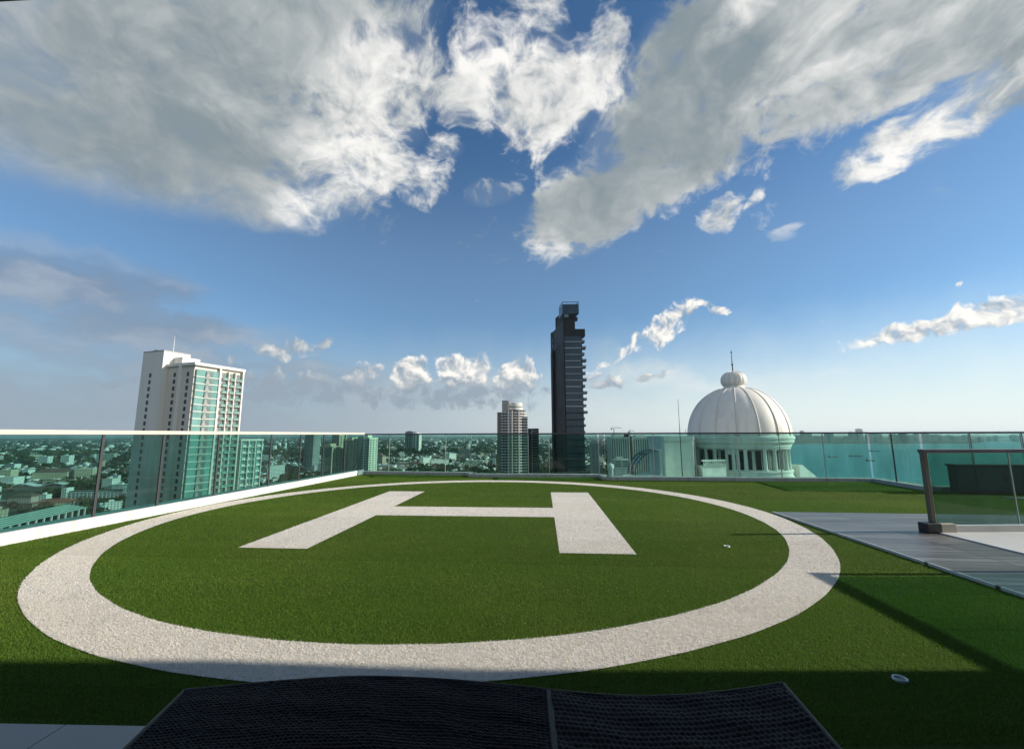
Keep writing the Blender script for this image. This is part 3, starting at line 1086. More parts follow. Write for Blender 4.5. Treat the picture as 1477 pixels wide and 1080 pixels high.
MB().lathe(dome_prof, 160, wob=gore).build('dome_shell', MATS['dome'], t, smooth=True)
for i in range(16):
    a = 2 * PI * i / 16
    path = [(r * 1.004 * math.cos(a), r * 1.004 * math.sin(a), z) for r, z in dome_prof]
    MB().tube(path, [0.105 - 0.055 * k / 24 for k in range(25)], 6).build('rib', MATS['dome_rib'], t, smooth=True)
lan = [(1.42, 6.12), (1.40, 6.28), (1.15, 6.40), (1.06, 6.52), (1.08, 6.62), (1.20, 6.76), (1.29, 7.00), (1.32, 7.28), (1.27, 7.58), (1.12, 7.87), (0.86, 8.09), (0.52, 8.23), (0.02, 8.29)]
lt = MB().lathe(lan, 120, wob=lambda a, z: 1.0 + (0.035 * abs(math.sin(a * 8)) if z > 6.65 else 0.0)).build('lantern', MATS['dome'], t, smooth=True)
for i in range(16):
    a = 2 * PI * i / 16
    MB().tube([(r * 1.004 * math.cos(a), r * 1.004 * math.sin(a), z) for r, z in lan[4:-1]], 0.035, 5).build('rib', MATS['dome_rib'], lt, smooth=True)
sp = MB().tube([(0, 0, 8.2), (0, 0, 9.3), (0, 0, 10.6), (0, 0, 10.85)], [0.07, 0.05, 0.03, 0.015], 8)
sp.lathe([(0.001, 8.95), (0.10, 9.0), (0.12, 9.1), (0.08, 9.2), (0.001, 9.24)], 12)
sp.lathe([(0.001, 10.42), (0.08, 10.47), (0.10, 10.54), (0.06, 10.62), (0.001, 10.65)], 12)
sp.build('spire', MATS['joint_dark'], t, smooth=True)
corn = [(5.10, 0.96), (5.34, 0.93), (5.40, 0.80), (5.40, 0.62), (5.30, 0.56), (5.30, 0.30), (5.12, 0.10), (5.02, 0.02), (5.02, -0.18), (4.92, -0.22), (4.92, -0.38), (4.40, -0.40)]
MB().lathe(corn, 96).build('cornice', MATS['stucco'], t, smooth=False)
MB().lathe([(4.08, -0.36), (4.08, -2.66)], 96).build('drum_wall', MATS['stucco'], t)
base = [(4.2, -2.55), (4.95, -2.56), (5.0, -2.62), (5.0, -2.78), (4.92, -2.84), (4.92, -3.20), (5.12, -3.40), (5.2, -3.55), (5.12, -3.75), (5.05, -4.6), (5.05, -9.0)]
MB().lathe(base, 96).build('base_wall', MATS['stucco'], t)
col = None
for i in range(20):
    a = 2 * PI * (i + 0.5 + (0.12 if i % 2 else -0.12)) / 20
    if col is None:
        col = MB().lathe([(0.24, -2.54), (0.24, -2.44), (0.19, -2.40), (0.185, -1.6), (0.165, -0.62), (0.20, -0.56), (0.24, -0.50), (0.24, -0.41)], 14).build('column', MATS['stucco'], t, smooth=True)
        c = col
    else:
        c = again(col, t)
    c.location = (4.66 * math.cos(a), 4.66 * math.sin(a), 0)
win = None
for i in range(16):
    a = 2 * PI * (i + 0.3) / 16
    if win is None:
        win = MB().box(-0.02, 0.035, -0.66, 0.66, -2.5, -0.55).build('window', MATS['window_dark'], t)
        fr_ = MB().box(0.03, 0.05, -0.70, -0.66, -2.5, -0.52).box(0.03, 0.05, 0.66, 0.70, -2.5, -0.52).box(0.03, 0.05, -0.66, 0.66, -0.58, -0.52).box(0.03, 0.05, -0.03, 0.03, -2.5, -0.58).build('frame', MATS['stucco'], win)
        w = win
    else:
        w = again(win, t)
        f2 = again(fr_, w)
    w.location = (4.06 * math.cos(a), 4.06 * math.sin(a), 0)
    w.rotation_euler = (0, 0, a)
# plain block joined to the drum on the left, with string courses
lx = lambda x, y: ((x - DC[0]) * math.cos(AZC) + (y - DC[1]) * math.sin(AZC), -(x - DC[0]) * math.sin(AZC) + (y - DC[1]) * math.cos(AZC))
sb = [lx(*q) for q in ((15.1, 42.2), (17.8, 42.0), (20.5, 48.0), (19.6, 52.0), (16.6, 52.0))]
sbk = MB()
sbk.prism(sb, -9.0, 0.55)


def grow(poly, d):
    cx_ = sum(p[0] for p in poly) / len(poly); cy_ = sum(p[1] for p in poly) / len(poly)
    return [(cx_ + (p[0] - cx_) * (1 + d), cy_ + (p[1] - cy_) * (1 + d)) for p in poly]


sbk.prism(grow(sb, 0.05), 0.552, 0.92).prism(grow(sb, 0.02), 0.10, 0.30).prism(grow(sb, 0.02), -2.62, -2.42)
sbk.build('side_block', MATS['stucco'], t)
# balcony with balusters in front of the drum's left part
bal = empty('x', (0, 0, 0), None, None)
bpy.data.objects.remove(bal)
bc = [lx(*q) for q in ((18.62, 42.06), (21.35, 42.9), (21.9, 45.5), (18.9, 44.6))]
bm_ = MB().prism(bc, -4.6, -2.15).prism(grow(bc, 0.03), -2.148, -2.05)
balc = bm_.build('balcony', MATS['stucco'], t)
MB().obox(lx(18.62, 42.02), lx(21.4, 42.88), 0.20, -1.50, -1.36).build('balcony_rail', MATS['stucco'], balc)
bl0 = MB().lathe([(0.05, -2.05), (0.075, -1.98), (0.085, -1.88), (0.045, -1.70), (0.065, -1.58), (0.05, -1.502)], 10)
proto = None
for i in range(13):
    k = (i + 0.5) / 13
    q = lx(18.7 + 2.62 * k, 42.06 + 0.8 * k)
    if proto is None:
        proto = bl0.build('baluster', MATS['stucco'], balc, smooth=True); c = proto
    else:
        c = again(proto, balc)
    c.location = (q[0], q[1], 0)
MB().obox(lx(22.2, 44.6), lx(23.4, 44.1), 0.16, -2.6, -0.42).build('doorway_pier', MATS['stucco'], t)
MB().obox(lx(22.4, 44.40), lx(23.05, 44.13), 0.05, -2.5, -0.95).build('door', MATS['window_dark'], t)
# sloping stair parapet on the right
rp = [lx(*q) for q in ((31.0, 47.3), (34.6, 48.6))]
ux_, uy_ = rp[1][0] - rp[0][0], rp[1][1] - rp[0][1]
L_ = math.hypot(ux_, uy_)
nx_, ny_ = -uy_ / L_ * 1.3, ux_ / L_ * 1.3
vs = []
for s_ in (-0.5, 0.5):
    vs += [(rp[0][0] + nx_ * s_, rp[0][1] + ny_ * s_, -9), (rp[1][0] + nx_ * s_, rp[1][1] + ny_ * s_, -9), (rp[1][0] + nx_ * s_, rp[1][1] + ny_ * s_, -4.4),
           (rp[0][0] + ux_ * 0.12 + nx_ * s_, rp[0][1] + uy_ * 0.12 + ny_ * s_, -2.2), (rp[0][0] + nx_ * s_, rp[0][1] + ny_ * s_, -2.2)]
MB().add(vs, [(4, 3, 2, 1, 0), (5, 6, 7, 8, 9), (0, 1, 6, 5), (1, 2, 7, 6), (2, 3, 8, 7), (3, 4, 9, 8), (4, 0, 5, 9)]).build('stair_parapet', MATS['stucco'], t)

# lower roofs of that wing
MATS['flat_roof'] = weathered('flat_roof', (0.25, 0.26, 0.25), 0.9, 0.2, 0.3)
t = empty('roof_terrace_wing', (20, 45, GZ), 'lower white roof terrace of the wing in front of the domed pavilion', 'building')
MB().prism([(-9.5, -8.5), (16, 1), (12, 22), (-4, 17), (-9.8, 2)], 0.0, 95.4).build('body', MATS['hotel_wall'], t)
MB().prism([(-9.45, -5.1), (-6.0, -5.25), (-5.6, -2.6), (-6.4, -1.2)], 95.401, 97.35).build('raised_platform', MATS['stucco'], t)

# arched glass canopy and its white end wall
MATS['vault_glass'] = glass_sheet('vault_glass', (0.45, 0.50, 0.48), 0.05)
t = empty('arched_canopy', (11.5, 40.3, -2.64), 'quarter arched glass canopy with a white end wall left of the dome', 'canopy')
fr = MB()
arc = [(0.0 + 2.35 * (1 - math.cos(a)), 0, 0.0 + 2.25 * math.sin(a)) for a in [i / 14 * PI / 2 for i in range(15)]]
for yy in (0.0, 1.2, 2.4):
    fr.tube([(p[0], yy, p[2]) for p in arc], 0.05, 6)
fr.build('frame', MATS['joint_dark'], t, smooth=True)
vv = []
for p in arc:
    vv += [(p[0], 0.03, p[2]), (p[0], 2.37, p[2])]
MB().add(vv, [(2 * i, 2 * i + 2, 2 * i + 3, 2 * i + 1) for i in range(14)]).build('vault_pane', MATS['vault_glass'], t, smooth=True)
MB().box(2.36, 2.58, -0.05, 2.45, 0.0, 2.30).build('end_wall', MATS['stucco'], t)

t = empty('antenna_mast', (15.8, 40.0, -3.0), 'thin grey antenna mast standing left of the dome', 'antenna')
MB().tube([(0, 0, 0), (0, 0, 4.0), (0, 0, 7.45)], [0.05, 0.04, 0.018], 8).build('pole', MATS['joint_dark'], t, smooth=True)
MB().tube([(0, 0, 4.2), (1.1, 0.1, 4.22)], 0.02, 6).tube([(0.55, 0, 4.2), (0.55, 0, 4.6)], 0.018, 6).build('arm', MATS['joint_dark'], t)
t = empty('vent_pipe', (9.15, 40.0, -4.6), 'short pale roof vent standing behind the step of the balustrade', 'vent')
MB().lathe([(0.24, 0.0), (0.24, 2.55), (0.3, 2.6), (0.3, 2.95), (0.001, 3.1)], 16).build('pipe', MATS['stucco'], t, smooth=True)
MB().box(-1.2, 1.2, -1.2, 1.2, -95.4, 0.0).build('shaft', MATS['hotel_wall'], t)
# ------------------------------------------------------------------ towers near by
MATS['wall_white'] = weathered('tower_white', (0.70, 0.67, 0.61), 0.8, 0.06, 0.08, streak=0.12)
MATS['wall_cream'] = weathered('tower_cream', (0.62, 0.56, 0.48), 0.8, 0.06, 0.10, streak=0.12)
MATS['wall_grey'] = weathered('tower_grey', (0.34, 0.33, 0.31), 0.8, 0.08, 0.12, streak=0.12)
MATS['bay_glass'] = weathered('bay_glass', (0.17, 0.33, 0.30), 0.16, 0.25, 0.45)
MATS['recess'] = weathered('balcony_recess', (0.12, 0.17, 0.155), 0.5, 0.8, 0.5)
MATS['curtain'] = weathered('door_curtain', (0.36, 0.33, 0.29), 0.7, 0.5, 0.4)

t = empty('apartment_tower', (-141.0, 185.0, GZ), 'tall white apartment tower with a green glass bay and balconies on its sunny side', 'building', rotz=math.atan2(0.948, 0.319))
Z0 = -GZ
MB().box(0.0, 22.8, 0.6, 17.5, 0, Z0 + 30.6).build('body', MATS['wall_cream'], t)
MB().box(-0.9, 23.6, -0.9, 17.4, Z0 + 32.2, Z0 + 33.5).build('roof_slab', MATS['wall_white'], t)
MB().box(0.1, 22.6, 0.5, 17.3, Z0 + 30.601, Z0 + 32.199).build('top_band', MATS['wall_cream'], t)
MB().box(-2.6, 9.0, 17.52, 31.5, 0, Z0 + 39.3).build('core_slab', MATS['wall_white'], t)
MB().box(-2.7, 9.1, 17.45, 31.6, Z0 + 39.301, Z0 + 39.8).build('parapet', MATS['wall_grey'], t)
MB().box(2.0, 10.0, 12.0, 17.4, Z0 + 33.502, Z0 + 37.0).box(10.5, 14, 10, 16, Z0 + 33.502, Z0 + 35.2).build('plant_room', MATS['wall_white'], t)
MB().box(-1.5, 0.6, 7.9, 8.5, 0, Z0 + 32.19).build('fin', MATS['wall_white'], t)
MB().box(-1.4, 0.0, 8.52, 17.5, 0, 20).build('stair_bay', MATS['wall_grey'], t)
MB().box(-0.02, 0.1, 8.52, 17.48, 20, Z0 + 32.1).build('recess_wall', MATS['wall_cream'], t)
MB().tube([(4, 22, Z0 + 39.8), (4, 22, Z0 + 48.0)], [0.14, 0.05], 6).build('mast', MATS['joint'], t)
for k in range(6):
    MB().box(-1.0 + k * 1.2, -0.2 + k * 1.2, 24.5, 27.5, Z0 + 39.805, Z0 + 40.6).build('roof_unit', MATS['recess'], t)
FH = 3.12
wp = None
for k in range(27):
    z = Z0 + 28.4 - FH * k
    for x, y in ((-2.62, 25.0), (-0.04, 12.8), (-0.02, 4.3)):
        if wp is None:
            wp = MB().box(-0.03, 0.03, -0.75, 0.75, -0.95, 0.95).build('window', MATS['window_dark'], t)
            w = wp
        else:
            w = again(wp, t)
        w.location = (x, y, z)
MB().box(0.0, 22.6, -0.02, 0.58, 0, 18).build('podium_front', MATS['wall_cream'], t)
MB().box(0.6, 10.6, -0.35, 0.58, 18, Z0 + 30.4).build('glass_bay', MATS['bay_glass'], t)
MB().box(10.7, 11.5, -0.9, 0.6, 0, Z0 + 32.19).build('pier', MATS['wall_white'], t)
for x in (15.2, 18.6):
    MB().box(x, x + 0.35, -0.85, 0.59, 0, Z0 + 31.2).build('pier', MATS['wall_white'], t)
MB().box(22.4, 23.1, -0.9, 0.6, 0, Z0 + 32.19).build('pier', MATS['wall_white'], t)
MB().box(11.6, 22.3, 0.30, 0.598, 18, Z0 + 30.4).build('balcony_back', MATS['recess'], t)
sl = bb = gb = None
r5 = random.Random(3)
for k in range(27):
    z = Z0 + 27.2 - FH * k
    if sl is None:
        sl = MB().box(0.4, 10.68, -0.62, 0.0, -0.14, 0.22).build('floor_band', MATS['wall_white'], t)
        s_ = sl
        bays = []
        for x0, x1, r0, r1, d0_, d1_ in ((11.52, 15.15, 13.2, 14.9, 11.7, 12.9), (15.6, 18.55, 16.9, 18.5, 15.7, 16.9), (19.0, 22.38, 20.0, 22.2, 19.1, 20.1)):
            bb = MB().box(x0, x1, -0.75, 0.3, -0.08, 0.08).build('balcony', MATS['wall_cream'], t)
            MB().box(r0 - 0.4, r1, -0.72, -0.66, 0.085, 1.05).build('railing', MATS['bay_glass'], bb)
            MB().box(r1 - 0.55, r1 - 0.1, -0.5, -0.1, 0.085, 0.8).build('air_conditioner', MATS['wall_white'], bb)
            db = MB().box(d0_, d1_, 0.22, 0.299, 0.12, 2.4).build('door_blind', MATS['curtain'], bb)
            bays.append((bb, db))
        gb = MB().box(4.6, 7.9, -0.70, -0.36, 0.24, 2.65).build('loggia', MATS['recess'], t)
        gr = MB().box(4.5, 6.2, -0.95, -0.88, 0.25, 1.15).box(5.0, 5.9, -0.80, -0.705, 0.4, 2.3).build('railing', MATS['wall_grey'], gb)
        bs_, g_ = [q[0] for q in bays], gb
    else:
        s_ = again(sl, t)
        bs_ = []
        for bb, db in bays:
            b_ = again(bb, t)
            for ch in bb.children:
                again(ch, b_)
            bs_.append(b_)
        g_ = again(gb, t)
        again(gr, g_)
    for q in [s_, g_] + bs_:
        q.location = (0, 0, z)

t = empty('apartment_block', (-133.2, 208.0, GZ), 'lower white block with balconies joined behind the tall white apartment tower', 'building', rotz=math.atan2(0.948, 0.319))
MB().box(0.5, 12.5, 0.6, 14, 0, Z0 - 1.6).build('body', MATS['wall_cream'], t)
MB().box(0.2, 12.9, -0.7, 14.2, Z0 - 1.598, Z0 - 0.7).build('roof_slab', MATS['wall_white'], t)
MB().box(0.6, 12.2, 0.35, 0.598, 18, Z0 - 1.8).build('balcony_back', MATS['bay_glass'], t)
for x in (0.5, 4.6, 8.4, 12.2):
    MB().box(x, x + 0.4, -0.65, 0.58, 0, Z0 - 1.61).build('pier', MATS['wall_white'], t)
bb = None
for k in range(18):
    z = Z0 - 4.6 - FH * k
    if k == 0:
        bays = []
        for x0, x1, r0, r1, d0_, d1_ in ((0.92, 4.55, 1.5, 3.4, 3.2, 4.4), (5.02, 8.35, 5.1, 6.0, 6.2, 7.4), (8.82, 12.15, 9.5, 11.6, 9.0, 10.2)):
            bb = MB().box(x0, x1, -0.6, 0.34, -0.12, 0.12).box(r0, r1, -0.58, -0.52, 0.12, 1.1).build('balcony', MATS['wall_white'], t)
            db = MB().box(d0_, d1_, 0.25, 0.345, 0.13, 2.4).build('door_blind', MATS['recess'], bb)
            bays.append((bb, db))
        bs_ = [q[0] for q in bays]
    else:
        bs_ = []
        for bb, db in bays:
            b_ = again(bb, t)
            for ch in bb.children:
                again(ch, b_)
            bs_.append(b_)
    for b_ in bs_:
        b_.location = (0, 0, z)

# dark stepped skyscraper
MATS['dark_wall'] = weathered('dark_cladding', (0.008, 0.010, 0.013), 0.6, 0.10, 0.35, spec=0.2)
MATS['dark_glass'] = weathered('dark_glass', (0.028, 0.048, 0.066), 0.22, 0.15, 0.6, spec=0.5)
MATS['dark_panel'] = weathered('dark_panel', (0.014, 0.016, 0.020), 0.55, 0.12, 0.3, spec=0.25)
MATS['slab_edge'] = weathered('slab_edge', (0.46, 0.49, 0.51), 0.6, 0.5, 0.15)
MATS['pod_glass'] = weathered('pod_glass', (0.16, 0.20, 0.22), 0.15, 0.5, 0.3)
t = empty('skyscraper', (28.9, 230.0, GZ), 'tall black skyscraper with notched top and pale balcony edges', 'building')
MB().prism([(0, 0.0), (10.2, 0.0), (8.0, 34), (-4.4, 32.0), (-3.9, 26.0), (-2.6, 26.0)], 0, Z0 + 52.4).build('body', MATS['dark_wall'], t)
MB().prism([(0, 0.0), (6.6, 0.0), (5.0, 30), (-4.3, 31.4), (-2.7, 26.0), (-2.2, 20)], Z0 + 52.402, Z0 + 65.0).build('upper_body', MATS['dark_panel'], t)
MB().prism([(6.62, 0.05), (12.1, 0.05), (11.0, 12), (6.0, 12)], Z0 + 55.4, Z0 + 59.7).build('cantilever_box', MATS['dark_panel'], t)
MB().prism([(6.62, 0.3), (10.2, 0.3), (9.2, 12), (6.0, 12)], Z0 + 52.402, Z0 + 55.38).build('box_neck', MATS['dark_wall'], t)
MB().prism([(0, 0.1), (6.9, 0.1), (5.6, 20), (-1.6, 14)], Z0 + 65.002, Z0 + 68.4).build('setback_floor', MATS['dark_wall'], t)
MB().prism([(-0.3, -0.2), (8.9, -0.2), (7.6, 10), (-1.2, 10)], Z0 + 68.402, Z0 + 74.0).build('crown_box', MATS['dark_glass'], t)
MB().prism([(0.2, 10.1), (5.0, 10.1), (4.0, 21), (-2.2, 21)], Z0 + 65.5, Z0 + 71.8).build('rear_crown', MATS['dark_wall'], t)
pr = MB()
for (xa, ya), (xb, yb) in (((-0.2, -0.1), (8.8, -0.1)), ((8.8, -0.1), (7.5, 9.9)), ((-0.2, -0.1), (-1.1, 9.9))):
    pr.obox((xa, ya), (xb, yb), 0.12, Z0 + 75.2, Z0 + 75.45)
    for k in range(7):
        x, y = xa + (xb - xa) * k / 6, ya + (yb - ya) * k / 6
        pr.box(x - 0.07, x + 0.07, y - 0.07, y + 0.07, Z0 + 74.0, Z0 + 75.2)
pr.build('roof_railing', MATS['dark_wall'], t)
MB().box(0.6, 3.0, -0.12, 0.08, Z0 + 66.4, Z0 + 68.2).build('pale_window', MATS['pod_glass'], t)  # single window in the paler balcony glass
MB().box(6.65, 8.2, 0.3, 4, Z0 + 65.0, Z0 + 66.7).build('terrace', MATS['dark_panel'], t)
MB().box(-0.02, 0.5, -0.25, -0.02, 0, Z0 + 68.3).build('edge_pier', MATS['dark_wall'], t)
proto = None
for k in range(30):
    z = Z0 + 52.2 - 3.6 * k
    if k < 11:
        MB().box(0.52, 10.0 - (0.0, 0.5, 0.2, 0.9)[k % 4], -0.75, -0.02, z - 0.12, z + (0.16, 0.26, 0.12)[k % 3]).build('slab_edge', MATS['slab_edge'], t)
    else:
        MB().box(0.52, 10.0, -0.16, -0.02, z - 0.10, z + 0.14).build('slab_edge', MATS['dark_panel'], t)
    gl = MB()
    for j in range(5):
        xa = 0.6 + j * 1.9
        gl.box(xa, xa + 1.75, -0.10, -0.02, z + 0.30, z + 3.35)
    gl.build('window_band', MATS['dark_glass'], t)
    dpt = (1.6, 2.2, 1.3, 2.3, 2.0)[k % 5] if k < 12 else (0.6, 1.0)[k % 2]
    pd = MB().box(10.22, 10.2 + dpt, 0.2, 4.2, z - 0.15, z + 0.12)
    pd = pd.build('balcony', MATS['dark_panel'], t)
    MB().box(10.2 + dpt - 0.12, 10.2 + dpt, 0.2, 4.2, z + 0.12, z + 1.3).box(10.22, 10.2 + dpt - 0.13, 0.2, 0.3, z + 0.12, z + 1.3).build('balcony_glass', MATS['pod_glass'], pd)
for k in range(22):
    a = 0.62 + 0.0 * k
    z = Z0 + 58 - 3.6 * k
    MB().prism([(-3.62, 27.2), (-3.45, 26.5), (-3.65, 26.4), (-3.82, 27.1)], z, z + 2.0).build('side_window', MATS['pod_glass'], t)

# beige rounded tower with crown
t = empty('apartment_tower', (-17.0, 480.0, GZ), 'beige rounded apartment tower with stepped crown, left of the black skyscraper', 'building')
MATS['beige_wall'] = weathered('beige_wall', (0.44, 0.39, 0.34), 0.8, 0.05, 0.1, streak=0.15)
MATS['pale_slab'] = weathered('pale_slab', (0.62, 0.58, 0.53), 0.75, 0.1, 0.1)
MATS['brown_wall'] = weathered('brown_wall', (0.20, 0.16, 0.13), 0.8, 0.05, 0.15)
MATS['shade_glass'] = weathered('shade_glass', (0.05, 0.06, 0.06), 0.25, 0.2, 0.4)
MB().box(0, 4.2, 2, 26, 0, Z0 + 26.5).build('side_wing', MATS['brown_wall'], t)
MB().box(4.22, 12.6, 0.8, 26, 0, Z0 + 26.5).build('left_wing', MATS['shade_glass'], t)
MB().box(5.4, 12.55, 3.0, 16, Z0 + 26.502, Z0 + 39.2).build('crown_box', MATS['beige_wall'], t)
MB().box(5.2, 12.7, 2.8, 16.2, Z0 + 39.202, Z0 + 39.9).build('crown_cap', MATS['wall_grey'], t)
MB().box(12.0, 13.8, -0.9, 3, 0, Z0 + 38.8).build('fin', MATS['pale_slab'], t)
ac = (19.0, 14.5)
MB().lathe([(0.01, Z0 + 29.2), (13.9, Z0 + 29.2), (13.9, 0.0)], 48, ac, PI, 2 * PI).build('drum', MATS['shade_glass'], t, smooth=False)
MB().box(13.82, 32.8, 14.5, 26, 0, Z0 + 27).build('rear_wing', MATS['beige_wall'], t)
MB().lathe([(0.01, Z0 + 37.6), (9.6, Z0 + 37.4), (9.9, Z0 + 36.6), (9.7, Z0 + 33.2), (8.9, Z0 + 33.1), (8.9, Z0 + 31.9), (10.5, Z0 + 31.8), (10.5, Z0 + 29.22)], 48, (19.2, 10.5)).build('crown_drum', MATS['pale_slab'], t)
MB().lathe([(9.0, Z0 + 33.08), (9.0, Z0 + 31.92)], 48, (19.2, 10.5)).build('crown_opening', MATS['recess'], t)
MB().box(29.0, 34.6, 4.0, 24, 0, Z0 + 20.6).build('right_wing', MATS['shade_glass'], t)
MB().box(28.9, 34.7, 3.9, 24.1, Z0 + 20.602, Z0 + 21.4).build('right_cap', MATS['wall_grey'], t)
for k in range(28):
    z = Z0 + 26.2 - 3.1 * k
    bnd = MB()
    bnd.box(4.3, 7.2, -0.2, 0.8, z - 0.8, z + 0.35).box(8.0, 10.2, -0.5, 0.8, z - 0.8, z + 0.35).box(10.8, 11.95, -0.2, 0.8, z - 0.8, z + 0.35)
    bnd.lathe([(13.9, z + 0.4), (14.5, z + 0.4), (14.5, z - 0.75), (13.9, z - 0.75)], 40, ac, PI * 1.02, 1.98 * PI)
    if k > 1: bnd.box(29.2, 34.7, 3.2, 4.0, z - 0.8, z + 0.35)
    bnd.build('balcony_band', MATS['pale_slab'], t)
for a in (1.25, 1.45, 1.62, 1.8):
    x, y = ac[0] + 14.2 * math.cos(a * PI), ac[1] + 14.2 * math.sin(a * PI)
    MB().lathe([(0.9, 0.0), (0.9, Z0 + 28.5)], 8, (x, y)).build('pier', MATS['beige_wall'], t)

t = empty('office_block', (20.2, 530.0, GZ), 'dark grey flat topped block between the beige tower and the black skyscraper', 'building')
MB().box(0, 13, 0, 18, 0, Z0 + 8.2).build('body', MATS['dark_wall'], t)
MB().box(-0.2, 13.2, -0.2, 18, Z0 + 8.202, Z0 + 8.7).build('parapet', MATS['dark_panel'], t)
MB().box(4.0, 4.8, -0.5, 0.0, 0, Z0 + 8.1).build('pier', MATS['wall_grey'], t)
for k in range(16):
    MB().box(5.2, 12.6, -0.25, -0.01, Z0 + 5.2 - 3.3 * k, Z0 + 5.6 - 3.3 * k).build('floor_band', MATS['wall_grey'], t)


# straight slab blocks farther off
def slab_block(name, label, x, y, w, d, top, rot, wall, glass, floor_h=3.2, piers=4, vertical=False, group=None, cap=None, floors=26, base=None):
    t = empty(name, (x, y, GZ), label, 'building', group, rotz=rot)
    h = top - GZ
    MB().box(0, w, 0, d, 0, h).build('body', wall, t)
    MB().box(w * 0.2, w * 0.62, d * 0.2, d * 0.7, h + 0.002, h + 3.5).build('plant_room', wall, t)
    MB().box(-0.2, w + 0.2, -0.2, d + 0.2, h * 0.999 - 1.0, h * 0.999).build('parapet', cap or wall, t)
    if vertical:
        n = piers
        for i in range(n):
            xa = w * (i + 0.25) / n
            MB().box(xa, xa + w * 0.5 / n, -0.3, -0.01, 6, h - 3).build('window_strip', glass, t)
    else:
        for k in range(floors):
            z = h - 3.2 - floor_h * k
            b_ = MB()
            for i in range(piers):
                xa = w * (i + 0.10) / piers
                b_.box(xa, xa + w * 0.8 / piers, -0.15, -0.01, z - 1.3, z + 0.5)
            b_.build('window_row', glass, t)
        for k in range(floors):
            z = h - 3.2 - floor_h * k
            b_ = MB()
            for i in range(max(2, int(d / 7))):
                n_ = max(2, int(d / 7))
                ya = d * (i + 0.2) / n_
                b_.box(w + 0.01, w + 0.15, ya, ya + d * 0.6 / n_, z - 1.3, z + 0.5)
            b_.build('side_window_row', glass, t)
    return t


MATS['pale_green'] = weathered('pale_green_wall', (0.56, 0.60, 0.50), 0.8, 0.05, 0.1, streak=0.1)
MATS['yellow_wall'] = weathered('yellow_wall', (0.55, 0.48, 0.33), 0.8, 0.05, 0.1, streak=0.1)
MATS['mid_glass'] = weathered('mid_glass', (0.10, 0.14, 0.14), 0.3, 0.1, 0.4)
g = 'pale slabs behind the far left corner of the balustrade'
slab_block('apartment_slab', 'pale green slab block, right end of the cluster at the far left corner', -218.5, 612.0, 15.0, 22, -2.6, R(-14), MATS['pale_green'], MATS['mid_glass'], piers=3, group=g)
slab_block('apartment_slab', 'shaded tall slab block second from the right in the corner cluster', -238.0, 640.0, 20.0, 30, -4.0, R(-20), MATS['wall_grey'], MATS['mid_glass'], piers=4, vertical=True, group=g)
slab_block('apartment_slab', 'cream slab block in the middle of the corner cluster', -258.5, 652.0, 17.0, 30, -6.0, R(-12), MATS['yellow_wall'], MATS['mid_glass'], piers=3, group=g)
slab_block('apartment_slab', 'tallest dull yellow slab rising just over the handrail in the corner cluster', -292.0, 690.0, 13.0, 20, 1.6, R(-12), MATS['yellow_wall'], MATS['mid_glass'], piers=3, group=g)
slab_block('apartment_slab', 'low cream slab block at the left end of the corner cluster', -272.5, 610.0, 17.0, 26, -14.5, R(-12), MATS['yellow_wall'], MATS['mid_glass'], piers=3, group=g)
slab_block('office_tower', 'slim dark office tower with a pale side poking above the handrail', -604.0, 2400.0, 42.0, 60, 19.5, R(-4), MATS['dark_glass'], MATS['mid_glass'], piers=3, vertical=True)
slab_block('office_tower', 'pale striped tower standing against the slim dark office tower', -561.0, 2402.0, 36.0, 50, 10.0, R(-4), MATS['wall_white'], MATS['mid_glass'], piers=2, vertical=True)
slab_block('hazy_tower', 'bluish slab tower far behind the left balustrade', -560.0, 1150.0, 26.0, 30, 4.0, R(-10), MATS['wall_grey'], MATS['mid_glass'], piers=3, group='hazy slabs behind the left balustrade')
slab_block('hazy_tower', 'broad grey slab between the black skyscraper and the dome, left half', 163.0, 700.0, 29.0, 34, -3.2, R(0), MATS['wall_white'], MATS['mid_glass'], piers=8, vertical=True)
slab_block('hazy_tower', 'broad grey slab between the black skyscraper and the dome, right half', 200.0, 705.0, 33.0, 34, -3.6, R(-3), MATS['wall_white'], MATS['mid_glass'], piers=9, vertical=True)
slab_block('hazy_tower', 'dark recessed slab in the gap of the broad grey slabs', 191.0, 716.0, 12.0, 30, -2.6, R(0), MATS['dark_wall'], MATS['mid_glass'], piers=2, vertical=True)
slab_block('podium_building', 'low white podium at the foot of the left broad grey slab', 160.0, 672.0, 24.0, 20, -38.0, R(0), MATS['wall_white'], MATS['mid_glass'], piers=2, floors=3)
slab_block('hazy_tower', 'thin dark slab right behind the black skyscraper', 128.0, 690.0, 18.0, 26, -12.0, R(-4), MATS['wall_grey'], MATS['mid_glass'], piers=3)


def crane(x, y, top, jib, label):
    t = empty('tower_crane', (x, y, GZ), label, 'crane', 'tower cranes between the skyscraper and the dome')
    h = top - GZ
    m_ = MB()
    for q in range(int(h / 4)):
        for (sx, sy) in ((-1, -1), (1, -1), (1, 1), (-1, 1)):
            m_.tube([(sx * 0.8, sy * 0.8, q * 4), (sx * 0.8, sy * 0.8, q * 4 + 4)], 0.16, 4, caps=False)
        m_.tube([(-0.8, -0.8, q * 4), (0.8, -0.8, q * 4 + 4)], 0.1, 4, caps=False)
    m_.build('mast', MATS['joint_dark'], t)
    MB().tube([(-jib * 0.35, 0, h - 3.5), (jib, 0, h - 3.0)], 0.35, 4).tube([(-jib * 0.35, 0, h - 3.5), (0, 0, h), (jib, 0, h - 3.0)], 0.15, 4).build('jib', MATS['joint_dark'], t)
    MB().box(-jib * 0.36, -jib * 0.25, -1, 1, h - 6, h - 3.6).build('counterweight', MATS['joint_dark'], t)
    return t


